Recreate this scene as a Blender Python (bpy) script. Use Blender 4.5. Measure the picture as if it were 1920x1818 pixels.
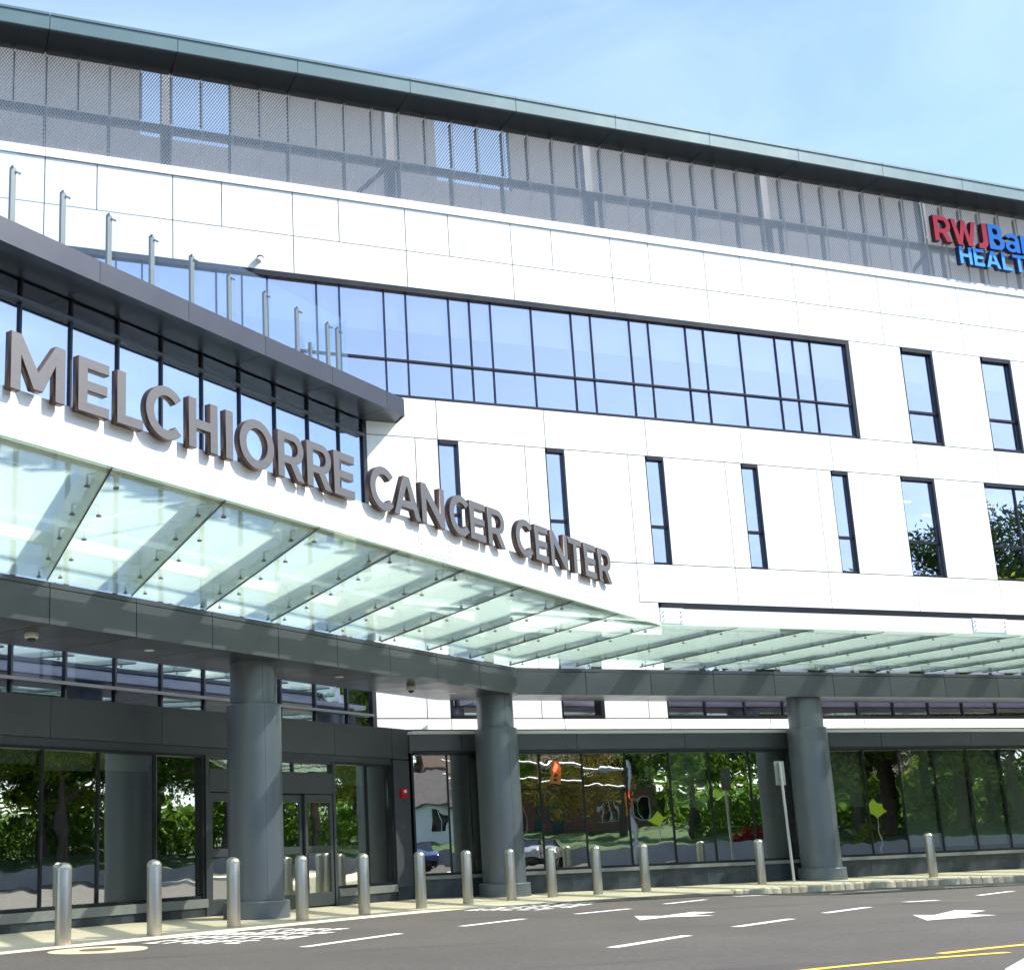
import bpy, bmesh, math, random
from mathutils import Vector, Matrix
for o in list(bpy.data.objects):
    bpy.data.objects.remove(o)
rnd = random.Random(7)
SC = bpy.context.scene
COL = SC.collection

# ------------------------------------------------------------------ camera
# world: X along the main facade, Y into the building, Z up, metres
cam_d = bpy.data.cameras.new('camera')
cam = bpy.data.objects.new('camera', cam_d)
COL.objects.link(cam)
R_ = Vector((0.94156, -0.33494, -0.03581))
U_ = Vector((-0.04132, -0.22035, 0.97455))
F_ = Vector((0.33431, 0.91611, 0.22131))
CAMP = Vector((0.0, -29.197, 1.2))
cam.matrix_world = Matrix(((R_.x, U_.x, -F_.x, CAMP.x), (R_.y, U_.y, -F_.y, CAMP.y),
                           (R_.z, U_.z, -F_.z, CAMP.z), (0, 0, 0, 1)))
cam_d.sensor_fit = 'HORIZONTAL'
cam_d.sensor_width = 36.0
cam_d.lens = 2388.3 / 1920 * 36
cam_d.shift_x = (960 - 690.95) / 1920
cam_d.shift_y = (1050 - 909) / 1920
cam_d.clip_start = 0.1
cam_d.clip_end = 3000
SC.camera = cam

# ------------------------------------------------------------------ light
SUNV = Vector((0.86, -0.375, 1.0)).normalized()       # towards the sun
SUN_EL = math.asin(SUNV.z)
SUN_AZ = math.atan2(SUNV.x, SUNV.y)
w = bpy.data.worlds.new('World')
SC.world = w
w.use_nodes = True
nt = w.node_tree
nt.nodes.clear()
out = nt.nodes.new('ShaderNodeOutputWorld')
bg = nt.nodes.new('ShaderNodeBackground')
sky = nt.nodes.new('ShaderNodeTexSky')
sky.sky_type = 'NISHITA'
sky.sun_disc = False
sky.sun_elevation = SUN_EL
sky.sun_rotation = SUN_AZ
sky.altitude = 100
sky.air_density = 1.0
sky.dust_density = 0.6
sky.ozone_density = 2.0
bg.inputs['Strength'].default_value = 0.13
# thin streaky cloud over the whole dome
tc = nt.nodes.new('ShaderNodeTexCoord')
mp = nt.nodes.new('ShaderNodeMapping')
mp.inputs['Scale'].default_value = (1.0, 1.6, 3.5)
mp.inputs['Rotation'].default_value = (0.3, 0.5, 0.4)
nz = nt.nodes.new('ShaderNodeTexNoise')
nz.inputs['Scale'].default_value = 2.2
nz.inputs['Detail'].default_value = 6
nz.inputs['Roughness'].default_value = 0.6
nz.inputs['Distortion'].default_value = 0.6
rp = nt.nodes.new('ShaderNodeValToRGB')
rp.color_ramp.elements[0].position = 0.42
rp.color_ramp.elements[0].color = (0.14, 0.14, 0.14, 1)
rp.color_ramp.elements[1].position = 0.74
rp.color_ramp.elements[1].color = (0.75, 0.75, 0.75, 1)
mx = nt.nodes.new('ShaderNodeMix')
mx.data_type = 'RGBA'
mx.inputs['B'].default_value = (2.35, 3.25, 4.9, 1)
L = nt.links
L.new(tc.outputs['Generated'], mp.inputs['Vector'])
L.new(mp.outputs['Vector'], nz.inputs['Vector'])
L.new(nz.outputs['Fac'], rp.inputs['Fac'])
L.new(rp.outputs['Color'], mx.inputs['Factor'])
L.new(sky.outputs['Color'], mx.inputs['A'])
L.new(mx.outputs['Result'], bg.inputs['Color'])
L.new(bg.outputs['Background'], out.inputs['Surface'])

sd = bpy.data.lights.new('sun', 'SUN')
sd.energy = 4.6
sd.angle = math.radians(0.5)
sd.color = (1.0, 0.955, 0.88)
so = bpy.data.objects.new('sun', sd)
COL.objects.link(so)
so.rotation_euler = (-SUNV).to_track_quat('-Z', 'Y').to_euler()
so.location = (30, -30, 40)

SC.view_settings.view_transform = 'Standard'
SC.view_settings.look = 'None'
SC.view_settings.exposure = 1.25
SC.view_settings.gamma = 1.0
SC.render.resolution_x = 1024
SC.render.resolution_y = 969
try:
    SC.cycles.max_bounces = 10
    SC.cycles.transparent_max_bounces = 24
    SC.cycles.glossy_bounces = 5
    SC.cycles.sample_clamp_indirect = 6.0
except Exception:
    pass

# ------------------------------------------------------------------ materials
def newmat(name):
    m = bpy.data.materials.new(name)
    m.use_nodes = True
    n = m.node_tree.nodes
    n.clear()
    o = n.new('ShaderNodeOutputMaterial')
    return m, n, m.node_tree.links, o

def bump_from(n, l, scale, strength, dist, detail=3, vec=None, stretch=None):
    t = n.new('ShaderNodeTexNoise')
    t.inputs['Scale'].default_value = scale
    t.inputs['Detail'].default_value = detail
    c = n.new('ShaderNodeTexCoord')
    src = c.outputs['Object']
    if stretch:
        mpn = n.new('ShaderNodeMapping')
        mpn.inputs['Scale'].default_value = stretch
        l.new(src, mpn.inputs['Vector'])
        src = mpn.outputs['Vector']
    l.new(src, t.inputs['Vector'])
    b = n.new('ShaderNodeBump')
    b.inputs['Strength'].default_value = strength
    b.inputs['Distance'].default_value = dist
    l.new(t.outputs['Fac'], b.inputs['Height'])
    return b, t

def pmat(name, col, rough=0.5, metal=0.0, var=0.08, vscale=1.5, bump=0.0, bscale=60.0, bdist=0.002,
         col2=None, stretch=None, rvar=0.1, spec=0.5, objvar=0.0):
    m, n, l, o = newmat(name)
    p = n.new('ShaderNodeBsdfPrincipled')
    p.inputs['Roughness'].default_value = rough
    p.inputs['Metallic'].default_value = metal
    p.inputs['Specular IOR Level'].default_value = spec
    c = n.new('ShaderNodeTexCoord')
    src = c.outputs['Object']
    if stretch:
        mpn = n.new('ShaderNodeMapping')
        mpn.inputs['Scale'].default_value = stretch
        l.new(src, mpn.inputs['Vector'])
        src = mpn.outputs['Vector']
    t = n.new('ShaderNodeTexNoise')
    t.inputs['Scale'].default_value = vscale
    t.inputs['Detail'].default_value = 5
    l.new(src, t.inputs['Vector'])
    r = n.new('ShaderNodeValToRGB')
    a = col
    b = col2 if col2 else tuple(min(1, x * (1 + var)) for x in col)
    if not col2:
        a = tuple(x * (1 - var) for x in col)
    r.color_ramp.elements[0].position = 0.3
    r.color_ramp.elements[1].position = 0.7
    r.color_ramp.elements[0].color = (*a, 1)
    r.color_ramp.elements[1].color = (*b, 1)
    l.new(t.outputs['Fac'], r.inputs['Fac'])
    src_c = r.outputs['Color']
    if objvar > 0:
        oi = n.new('ShaderNodeObjectInfo')
        mr0 = n.new('ShaderNodeMapRange')
        mr0.inputs['To Min'].default_value = 1 - objvar
        mr0.inputs['To Max'].default_value = 1 + objvar
        l.new(oi.outputs['Random'], mr0.inputs['Value'])
        hs = n.new('ShaderNodeHueSaturation')
        l.new(mr0.outputs['Result'], hs.inputs['Value'])
        l.new(src_c, hs.inputs['Color'])
        src_c = hs.outputs['Color']
    l.new(src_c, p.inputs['Base Color'])
    if rvar:
        mr = n.new('ShaderNodeMapRange')
        mr.inputs['To Min'].default_value = max(0.02, rough - rvar)
        mr.inputs['To Max'].default_value = min(1, rough + rvar)
        l.new(t.outputs['Fac'], mr.inputs['Value'])
        l.new(mr.outputs['Result'], p.inputs['Roughness'])
    if bump:
        bb, _ = bump_from(n, l, bscale, bump, bdist, stretch=stretch)
        l.new(bb.outputs['Normal'], p.inputs['Normal'])
    l.new(p.outputs['BSDF'], o.inputs['Surface'])
    return m

def sheet_fresnel(n, l, ior):
    # same reflectance from both faces of a thin sheet
    g = n.new('ShaderNodeNewGeometry')
    mr = n.new('ShaderNodeMapRange')
    mr.inputs['To Min'].default_value = ior
    mr.inputs['To Max'].default_value = 1.0 / ior
    l.new(g.outputs['Backfacing'], mr.inputs['Value'])
    fr = n.new('ShaderNodeFresnel')
    l.new(mr.outputs['Result'], fr.inputs['IOR'])
    return fr

def glassmat(name, refl, rcol, tcol, wave=0.25, wdist=0.004, wscale=0.9, rough=0.0):
    m, n, l, o = newmat(name)
    tr = n.new('ShaderNodeBsdfTransparent')
    tr.inputs['Color'].default_value = (*tcol, 1)
    gl = n.new('ShaderNodeBsdfGlossy')
    gl.inputs['Color'].default_value = (*rcol, 1)
    gl.inputs['Roughness'].default_value = rough
    fr = sheet_fresnel(n, l, 1.5)
    ad = n.new('ShaderNodeMath')
    ad.operation = 'ADD'
    ad.use_clamp = True
    ad.inputs[1].default_value = refl
    l.new(fr.outputs['Fac'], ad.inputs[0])
    if wave:
        bb, _ = bump_from(n, l, wscale, wave, wdist, detail=1.5)
        l.new(bb.outputs['Normal'], gl.inputs['Normal'])
    mxs = n.new('ShaderNodeMixShader')
    l.new(ad.outputs['Value'], mxs.inputs['Fac'])
    l.new(tr.outputs['BSDF'], mxs.inputs[1])
    l.new(gl.outputs['BSDF'], mxs.inputs[2])
    l.new(mxs.outputs['Shader'], o.inputs['Surface'])
    return m

def canopy_glass(name):
    m, n, l, o = newmat(name)
    tr = n.new('ShaderNodeBsdfTransparent')
    tr.inputs['Color'].default_value = (0.95, 0.985, 0.96, 1)
    tl = n.new('ShaderNodeBsdfTranslucent')
    tl.inputs['Color'].default_value = (0.80, 0.94, 0.855, 1)
    df = n.new('ShaderNodeBsdfDiffuse')
    df.inputs['Color'].default_value = (0.80, 0.94, 0.855, 1)
    a = n.new('ShaderNodeMixShader')
    a.inputs['Fac'].default_value = 0.3
    l.new(tl.outputs['BSDF'], a.inputs[1])
    l.new(df.outputs['BSDF'], a.inputs[2])
    t = n.new('ShaderNodeTexNoise')
    t.inputs['Scale'].default_value = 0.5
    c = n.new('ShaderNodeTexCoord')
    l.new(c.outputs['Object'], t.inputs['Vector'])
    mr = n.new('ShaderNodeMapRange')
    mr.inputs['To Min'].default_value = 0.30
    mr.inputs['To Max'].default_value = 0.42
    l.new(t.outputs['Fac'], mr.inputs['Value'])
    b = n.new('ShaderNodeMixShader')
    l.new(mr.outputs['Result'], b.inputs['Fac'])
    l.new(tr.outputs['BSDF'], b.inputs[1])
    l.new(a.outputs['Shader'], b.inputs[2])
    gl = n.new('ShaderNodeBsdfGlossy')
    gl.inputs['Roughness'].default_value = 0.02
    gl.inputs['Color'].default_value = (0.8, 0.95, 0.88, 1)
    fr = sheet_fresnel(n, l, 1.45)
    d = n.new('ShaderNodeMixShader')
    l.new(fr.outputs['Fac'], d.inputs['Fac'])
    l.new(b.outputs['Shader'], d.inputs[1])
    l.new(gl.outputs['BSDF'], d.inputs[2])
    l.new(d.outputs['Shader'], o.inputs['Surface'])
    return m

def emis(name, col, st):
    m, n, l, o = newmat(name)
    e = n.new('ShaderNodeEmission')
    e.inputs['Color'].default_value = (*col, 1)
    e.inputs['Strength'].default_value = st
    l.new(e.outputs['Emission'], o.inputs['Surface'])
    return m

def asphalt():
    m, n, l, o = newmat('asphalt')
    p = n.new('ShaderNodeBsdfPrincipled')
    p.inputs['Roughness'].default_value = 0.85
    c = n.new('ShaderNodeTexCoord')
    big = n.new('ShaderNodeTexNoise')
    big.inputs['Scale'].default_value = 0.35
    big.inputs['Detail'].default_value = 6
    l.new(c.outputs['Object'], big.inputs['Vector'])
    fine = n.new('ShaderNodeTexNoise')
    fine.inputs['Scale'].default_value = 16
    fine.inputs['Detail'].default_value = 9
    fine.inputs['Roughness'].default_value = 0.72
    l.new(c.outputs['Object'], fine.inputs['Vector'])
    r1 = n.new('ShaderNodeValToRGB')
    r1.color_ramp.elements[0].position = 0.32
    r1.color_ramp.elements[1].position = 0.68
    r1.color_ramp.elements[0].color = (0.043, 0.038, 0.032, 1)
    r1.color_ramp.elements[1].color = (0.062, 0.055, 0.047, 1)
    l.new(big.outputs['Fac'], r1.inputs['Fac'])
    r2 = n.new('ShaderNodeValToRGB')
    r2.color_ramp.elements[0].position = 0.3
    r2.color_ramp.elements[1].position = 0.75
    r2.color_ramp.elements[0].color = (0.55, 0.55, 0.55, 1)
    r2.color_ramp.elements[1].color = (1.45, 1.43, 1.4, 1)
    l.new(fine.outputs['Fac'], r2.inputs['Fac'])
    mm = n.new('ShaderNodeMix')
    mm.data_type = 'RGBA'
    mm.blend_type = 'MULTIPLY'
    mm.inputs['Factor'].default_value = 1
    l.new(r1.outputs['Color'], mm.inputs['A'])
    l.new(r2.outputs['Color'], mm.inputs['B'])
    # dark patched and sealed streaks
    wv = n.new('ShaderNodeTexNoise')
    mpn = n.new('ShaderNodeMapping')
    mpn.inputs['Scale'].default_value = (0.25, 1.1, 1)
    mpn.inputs['Rotation'].default_value = (0, 0, -0.55)
    l.new(c.outputs['Object'], mpn.inputs['Vector'])
    l.new(mpn.outputs['Vector'], wv.inputs['Vector'])
    wv.inputs['Scale'].default_value = 0.9
    wv.inputs['Detail'].default_value = 8
    r3 = n.new('ShaderNodeValToRGB')
    r3.color_ramp.elements[0].position = 0.30
    r3.color_ramp.elements[1].position = 0.42
    r3.color_ramp.elements[0].color = (0.62, 0.62, 0.65, 1)
    r3.color_ramp.elements[1].color = (1, 1, 1, 1)
    l.new(wv.outputs['Fac'], r3.inputs['Fac'])
    m2 = n.new('ShaderNodeMix')
    m2.data_type = 'RGBA'
    m2.blend_type = 'MULTIPLY'
    m2.inputs['Factor'].default_value = 1
    l.new(mm.outputs['Result'], m2.inputs['A'])
    l.new(r3.outputs['Color'], m2.inputs['B'])
    l.new(m2.outputs['Result'], p.inputs['Base Color'])
    b = n.new('ShaderNodeBump')
    b.inputs['Strength'].default_value = 0.5
    b.inputs['Distance'].default_value = 0.006
    l.new(fine.outputs['Fac'], b.inputs['Height'])
    l.new(b.outputs['Normal'], p.inputs['Normal'])
    l.new(p.outputs['BSDF'], o.inputs['Surface'])
    return m

def paint(name, col, wear=0.5):
    m, n, l, o = newmat(name)
    p = n.new('ShaderNodeBsdfPrincipled')
    p.inputs['Roughness'].default_value = 0.7
    c = n.new('ShaderNodeTexCoord')
    t = n.new('ShaderNodeTexNoise')
    t.inputs['Scale'].default_value = 9
    t.inputs['Detail'].default_value = 8
    t.inputs['Roughness'].default_value = 0.75
    l.new(c.outputs['Object'], t.inputs['Vector'])
    r = n.new('ShaderNodeValToRGB')
    r.color_ramp.elements[0].position = 0.30
    r.color_ramp.elements[1].position = 0.30 + 0.2 * wear
    r.color_ramp.elements[0].color = (col[0] * .45, col[1] * .45, col[2] * .45, 1)
    r.color_ramp.elements[1].color = (*col, 1)
    l.new(t.outputs['Fac'], r.inputs['Fac'])
    l.new(r.outputs['Color'], p.inputs['Base Color'])
    l.new(p.outputs['BSDF'], o.inputs['Surface'])
    return m

def leafmat(name, c1, c2):
    m, n, l, o = newmat(name)
    df = n.new('ShaderNodeBsdfDiffuse')
    tl = n.new('ShaderNodeBsdfTranslucent')
    g = n.new('ShaderNodeNewGeometry')
    r = n.new('ShaderNodeValToRGB')
    r.color_ramp.elements[0].color = (*c1, 1)
    r.color_ramp.elements[1].color = (*c2, 1)
    l.new(g.outputs['Random Per Island'], r.inputs['Fac'])
    l.new(r.outputs['Color'], df.inputs['Color'])
    l.new(r.outputs['Color'], tl.inputs['Color'])
    s = n.new('ShaderNodeMixShader')
    s.inputs['Fac'].default_value = 0.5
    l.new(df.outputs['BSDF'], s.inputs[1])
    l.new(tl.outputs['BSDF'], s.inputs[2])
    l.new(s.outputs['Shader'], o.inputs['Surface'])
    return m

def brickmat(name, c1, c2, mortar):
    m, n, l, o = newmat(name)
    p = n.new('ShaderNodeBsdfPrincipled')
    p.inputs['Roughness'].default_value = 0.85
    b = n.new('ShaderNodeTexBrick')
    b.inputs['Scale'].default_value = 4
    b.inputs['Color1'].default_value = (*c1, 1)
    b.inputs['Color2'].default_value = (*c2, 1)
    b.inputs['Mortar'].default_value = (*mortar, 1)
    c = n.new('ShaderNodeTexCoord')
    mpn = n.new('ShaderNodeMapping')
    mpn.inputs['Rotation'].default_value = (math.pi / 2, 0, 0)
    l.new(c.outputs['Object'], mpn.inputs['Vector'])
    l.new(mpn.outputs['Vector'], b.inputs['Vector'])
    l.new(b.outputs['Color'], p.inputs['Base Color'])
    l.new(p.outputs['BSDF'], o.inputs['Surface'])
    return m

MT = {}
MT['white'] = pmat('white_panel', (0.80, 0.81, 0.80), 0.38, var=0.015, vscale=0.6, rvar=0.06, objvar=0.012)
MT['coping'] = pmat('white_coping', (0.76, 0.78, 0.78), 0.4, var=0.02)
MT['backing'] = pmat('joint_backing', (0.10, 0.11, 0.11), 0.8)
MT['dark'] = pmat('dark_metal_panel', (0.100, 0.108, 0.122), 0.34, 0.35, var=0.05, vscale=2.0, rvar=0.06, objvar=0.06)
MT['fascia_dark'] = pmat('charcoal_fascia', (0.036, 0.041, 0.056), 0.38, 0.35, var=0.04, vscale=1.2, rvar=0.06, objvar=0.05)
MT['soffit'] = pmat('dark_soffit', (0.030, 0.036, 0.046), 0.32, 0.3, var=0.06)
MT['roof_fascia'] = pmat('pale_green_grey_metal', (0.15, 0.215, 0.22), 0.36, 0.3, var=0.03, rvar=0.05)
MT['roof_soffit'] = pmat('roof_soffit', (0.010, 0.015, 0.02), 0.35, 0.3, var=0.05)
MT['frame'] = pmat('window_frame', (0.020, 0.022, 0.027), 0.35, 0.4, var=0.08)
MT['frame_mid'] = pmat('door_frame', (0.075, 0.085, 0.095), 0.38, 0.4, var=0.06)
MT['glass_sky'] = glassmat('coated_glass_upper', 0.48, (0.90, 0.88, 1.0), (0.92, 0.92, 0.95), 0.25, 0.003, 0.7)
MT['glass_wing'] = glassmat('coated_glass_wing', 0.44, (0.78, 0.86, 1.0), (0.72, 0.75, 0.80), 0.3, 0.003, 0.7)
MT['glass_low'] = glassmat('ground_floor_glass', 0.50, (1.0, 1.0, 0.96), (0.82, 0.87, 0.83), 0.5, 0.006, 1.1)
MT['glass_clear'] = glassmat('clear_balustrade_glass', 0.0, (0.9, 0.95, 1.0), (0.945, 0.978, 0.968), 0, 0)
MT['canopy_glass'] = canopy_glass('fritted_canopy_glass')
MT['glass_edge'] = pmat('green_glass_edge', (0.46, 0.66, 0.58), 0.2, var=0.05)
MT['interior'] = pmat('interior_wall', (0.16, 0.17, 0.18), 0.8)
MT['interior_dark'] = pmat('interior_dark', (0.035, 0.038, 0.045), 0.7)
MT['ceiling'] = pmat('interior_ceiling', (0.45, 0.46, 0.47), 0.8)
MT['shade'] = pmat('roller_shade', (0.80, 0.82, 0.84), 0.9, var=0.03)
MT['shade_green'] = pmat('grey_roller_shade', (0.72, 0.78, 0.70), 0.9, var=0.03)
MT['mesh'] = pmat('expanded_metal', (0.56, 0.56, 0.57), 0.55, 0.1, var=0.05)
MT['steel_grey'] = pmat('painted_steel_grey', (0.36, 0.37, 0.39), 0.5, 0.2)
MT['steel_dark'] = pmat('painted_steel_dark', (0.17, 0.18, 0.20), 0.5, 0.2)
MT['penthouse'] = pmat('penthouse_wall', (0.20, 0.20, 0.205), 0.75, var=0.1, vscale=0.5)
MT['white_steel'] = pmat('white_painted_steel', (0.80, 0.81, 0.79), 0.35, var=0.02, rvar=0.05)
MT['stainless'] = pmat('brushed_stainless', (0.60, 0.545, 0.46), 0.37, 1.0, var=0.06, vscale=30, stretch=(1, 1, 0.06), bump=0.15, bscale=120, bdist=0.0006)
MT['post_steel'] = pmat('satin_stainless_post', (0.12, 0.12, 0.11), 0.45, 0.3, var=0.04)
MT['letter'] = pmat('brushed_bronze_letter', (0.108, 0.107, 0.108), 0.42, 0.35, var=0.10, vscale=6, stretch=(0.5, 0.5, 14), rvar=0.08)
MT['letter_side'] = pmat('letter_side_brick_reflection', (0.080, 0.046, 0.038), 0.42, 0.4, var=0.1)  # reddish reflection of brick painted into the brown of the letter sides
MT['red_letter'] = pmat('red_letter_face', (0.92, 0.008, 0.03), 0.35, var=0.04)
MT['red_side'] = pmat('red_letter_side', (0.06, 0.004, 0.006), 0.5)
MT['blue_letter'] = pmat('blue_letter_face', (0.008, 0.30, 0.98), 0.35, var=0.04)
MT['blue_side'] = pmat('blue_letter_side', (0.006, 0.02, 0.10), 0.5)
MT['column'] = pmat('column_metal_cladding', (0.16, 0.185, 0.215), 0.36, 0.5, var=0.04, rvar=0.05)
MT['granite'] = pmat('dark_granite', (0.018, 0.027, 0.033), 0.42, 0.0, vscale=3.0, col2=(0.055, 0.068, 0.08), bump=0.3, bscale=25, objvar=0.15)
MT['sill'] = pmat('stone_sill', (0.20, 0.21, 0.20), 0.5, var=0.12, vscale=4)
MT['concrete'] = pmat('sidewalk_concrete', (0.60, 0.51, 0.345), 0.85, vscale=0.8, col2=(0.70, 0.60, 0.42), bump=0.3, bscale=50, bdist=0.003)
MT['collar'] = pmat('manhole_collar_concrete', (0.36, 0.29, 0.19), 0.85, vscale=3, col2=(0.50, 0.42, 0.28), bump=0.3)
MT['kerbstone'] = pmat('kerb_granite', (0.48, 0.40, 0.27), 0.85, vscale=7, col2=(0.66, 0.57, 0.42), bump=0.6, bscale=22, bdist=0.01, objvar=0.22)
MT['mortar'] = pmat('kerb_mortar', (0.66, 0.60, 0.47), 0.9, var=0.1, vscale=6)
MT['asphalt'] = asphalt()
MT['paint_white'] = paint('white_road_paint', (0.62, 0.61, 0.57), 0.9)
MT['paint_yellow'] = paint('yellow_road_paint', (0.70, 0.43, 0.03), 0.4)
MT['grass'] = pmat('lawn_grass', (0.022, 0.065, 0.010), 0.9, vscale=0.7, col2=(0.05, 0.12, 0.02), bump=0.8, bscale=18, bdist=0.05)
MT['wallconc'] = pmat('retaining_wall_concrete', (0.30, 0.29, 0.28), 0.85, var=0.12, vscale=0.9)
MT['bark'] = pmat('bark', (0.075, 0.055, 0.04), 0.9, vscale=5, var=0.35, stretch=(1, 1, 0.25), bump=0.8, bscale=9, bdist=0.03)
MT['leaf'] = leafmat('leaf_green', (0.05, 0.11, 0.015), (0.15, 0.27, 0.035))
MT['leaf2'] = leafmat('leaf_yellow_green', (0.12, 0.17, 0.015), (0.30, 0.36, 0.04))
MT['leaf_dark'] = leafmat('leaf_dark', (0.02, 0.05, 0.012), (0.07, 0.14, 0.025))
MT['leaf_gold'] = leafmat('leaf_gold', (0.12, 0.10, 0.02), (0.26, 0.21, 0.05))
MT['leaf_red'] = leafmat('leaf_red', (0.14, 0.015, 0.015), (0.30, 0.05, 0.03))
MT['brick'] = brickmat('red_brick', (0.22, 0.075, 0.05), (0.17, 0.06, 0.045), (0.35, 0.32, 0.28))
MT['siding'] = pmat('white_siding', (0.74, 0.75, 0.76), 0.7, var=0.03, vscale=2)
MT['shingle'] = pmat('roof_shingle', (0.10, 0.085, 0.085), 0.9, var=0.25, vscale=6)
MT['shingle2'] = pmat('brown_shingle', (0.16, 0.10, 0.075), 0.9, var=0.25, vscale=6)
MT['teal'] = pmat('teal_door_paint', (0.02, 0.10, 0.10), 0.5)
MT['galv'] = pmat('galvanised_pole', (0.55, 0.56, 0.58), 0.45, 0.5, var=0.06)
MT['signal'] = pmat('signal_yellow', (0.75, 0.27, 0.02), 0.5)
MT['black'] = pmat('black_plastic', (0.012, 0.012, 0.013), 0.4)
MT['redlamp'] = emis('signal_red_light', (1.0, 0.05, 0.03), 6)
MT['sign_fluoro'] = pmat('fluorescent_sign', (0.62, 0.80, 0.02), 0.5)
MT['alarm'] = pmat('alarm_red', (0.42, 0.012, 0.015), 0.4)
MT['white_plastic'] = pmat('white_plastic', (0.72, 0.72, 0.70), 0.4)
MT['downlight'] = pmat('downlight_lens', (0.75, 0.72, 0.68), 0.4)
MT['car_paint'] = pmat('blue_car_paint', (0.05, 0.09, 0.22), 0.25, 0.3, var=0.03)
MT['car_paint2'] = pmat('silver_car_paint', (0.42, 0.43, 0.45), 0.28, 0.5, var=0.03)
MT['car_glass'] = pmat('car_glass', (0.01, 0.012, 0.014), 0.05)
MT['tyre'] = pmat('tyre_rubber', (0.015, 0.015, 0.015), 0.8)
MT['rim'] = pmat('alloy_rim', (0.5, 0.5, 0.52), 0.3, 0.9)
MT['lamp_red'] = pmat('tail_lamp', (0.4, 0.01, 0.01), 0.3)
MT['lamp_clear'] = pmat('head_lamp', (0.8, 0.8, 0.8), 0.15)
MT['iron'] = pmat('cast_iron', (0.09, 0.065, 0.045), 0.7, var=0.2, vscale=8)
MT['sign_back'] = pmat('sign_back_aluminium', (0.30, 0.34, 0.30), 0.45, 0.5)

# ------------------------------------------------------------------ builders
WL = {}                                               # world location of every object made here

class MB:
    def __init__(s):
        s.v = []
        s.f = []
        s.mi = []
        s.cur = 0
    def add(s, vs, fs):
        b = len(s.v)
        s.v += [tuple(p) for p in vs]
        s.f += [tuple(b + i for i in f) for f in fs]
        s.mi += [s.cur] * len(fs)
        return s
    def box(s, x0, x1, y0, y1, z0, z1, fr=None):
        vs = [(x0, y0, z0), (x1, y0, z0), (x1, y1, z0), (x0, y1, z0), (x0, y0, z1), (x1, y0, z1), (x1, y1, z1), (x0, y1, z1)]
        if fr:
            vs = [fr(*p) for p in vs]
        return s.add(vs, [(0, 3, 2, 1), (4, 5, 6, 7), (0, 1, 5, 4), (1, 2, 6, 5), (2, 3, 7, 6), (3, 0, 4, 7)])
    def prism(s, poly, z0, z1):
        n = len(poly)
        a = sum(poly[i][0] * poly[(i + 1) % n][1] - poly[(i + 1) % n][0] * poly[i][1] for i in range(n))
        if a < 0:
            poly = poly[::-1]
        def zz(z, p):
            return z(p[0], p[1]) if callable(z) else z
        vs = [(p[0], p[1], zz(z0, p)) for p in poly] + [(p[0], p[1], zz(z1, p)) for p in poly]
        fs = [tuple(range(n))[::-1], tuple(range(n, 2 * n))] + [(i, (i + 1) % n, n + (i + 1) % n, n + i) for i in range(n)]
        return s.add(vs, fs)
    def cyl(s, c, r0, z0, z1, r1=None, n=32, cap=True):
        r1 = r0 if r1 is None else r1
        vs = []
        for z, r in ((z0, r0), (z1, r1)):
            for i in range(n):
                a = 2 * math.pi * i / n
                vs.append((c[0] + r * math.cos(a), c[1] + r * math.sin(a), z))
        fs = [(i, (i + 1) % n, n + (i + 1) % n, n + i) for i in range(n)]
        if cap:
            fs += [tuple(range(n))[::-1], tuple(range(n, 2 * n))]
        return s.add(vs, fs)
    def lathe(s, c, prof, n=28):
        vs = []
        for r, z in prof:
            for i in range(n):
                a = 2 * math.pi * i / n
                vs.append((c[0] + r * math.cos(a), c[1] + r * math.sin(a), c[2] + z))
        fs = []
        for k in range(len(prof) - 1):
            for i in range(n):
                j = (i + 1) % n
                fs.append((k * n + i, k * n + j, (k + 1) * n + j, (k + 1) * n + i))
        fs += [tuple(range(n))[::-1], tuple(range((len(prof) - 1) * n, len(prof) * n))]
        return s.add(vs, fs)
    def tube(s, p0, p1, r0, r1=None, n=8):
        r1 = r0 if r1 is None else r1
        p0 = Vector(p0)
        p1 = Vector(p1)
        d = (p1 - p0).normalized()
        u = d.orthogonal().normalized()
        w_ = d.cross(u)
        vs = []
        for p, r in ((p0, r0), (p1, r1)):
            for i in range(n):
                a = 2 * math.pi * i / n
                vs.append(p + (u * math.cos(a) + w_ * math.sin(a)) * r)
        fs = [(i, (i + 1) % n, n + (i + 1) % n, n + i) for i in range(n)] + [tuple(range(n))[::-1], tuple(range(n, 2 * n))]
        return s.add(vs, fs)

def make_mesh(name, mb, mats, smooth=None, origin=None, fix=True):
    xs = [p[0] for p in mb.v]
    ys = [p[1] for p in mb.v]
    zs = [p[2] for p in mb.v]
    c = Vector(((min(xs) + max(xs)) / 2, (min(ys) + max(ys)) / 2, min(zs))) if origin is None else Vector(origin)
    me = bpy.data.meshes.new(name)
    me.from_pydata([(p[0] - c.x, p[1] - c.y, p[2] - c.z) for p in mb.v], [], mb.f)
    if not isinstance(mats, (list, tuple)):
        mats = [mats]
    for m in mats:
        me.materials.append(MT[m])
    me.polygons.foreach_set('material_index', mb.mi)
    if fix:
        bm = bmesh.new()
        bm.from_mesh(me)
        bmesh.ops.recalc_face_normals(bm, faces=bm.faces)
        bm.to_mesh(me)
        bm.free()
    if smooth:
        me.polygons.foreach_set('use_smooth', [True] * len(me.polygons))
        me.set_sharp_from_angle(angle=math.radians(smooth))
    me.update()
    return me, c

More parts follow.
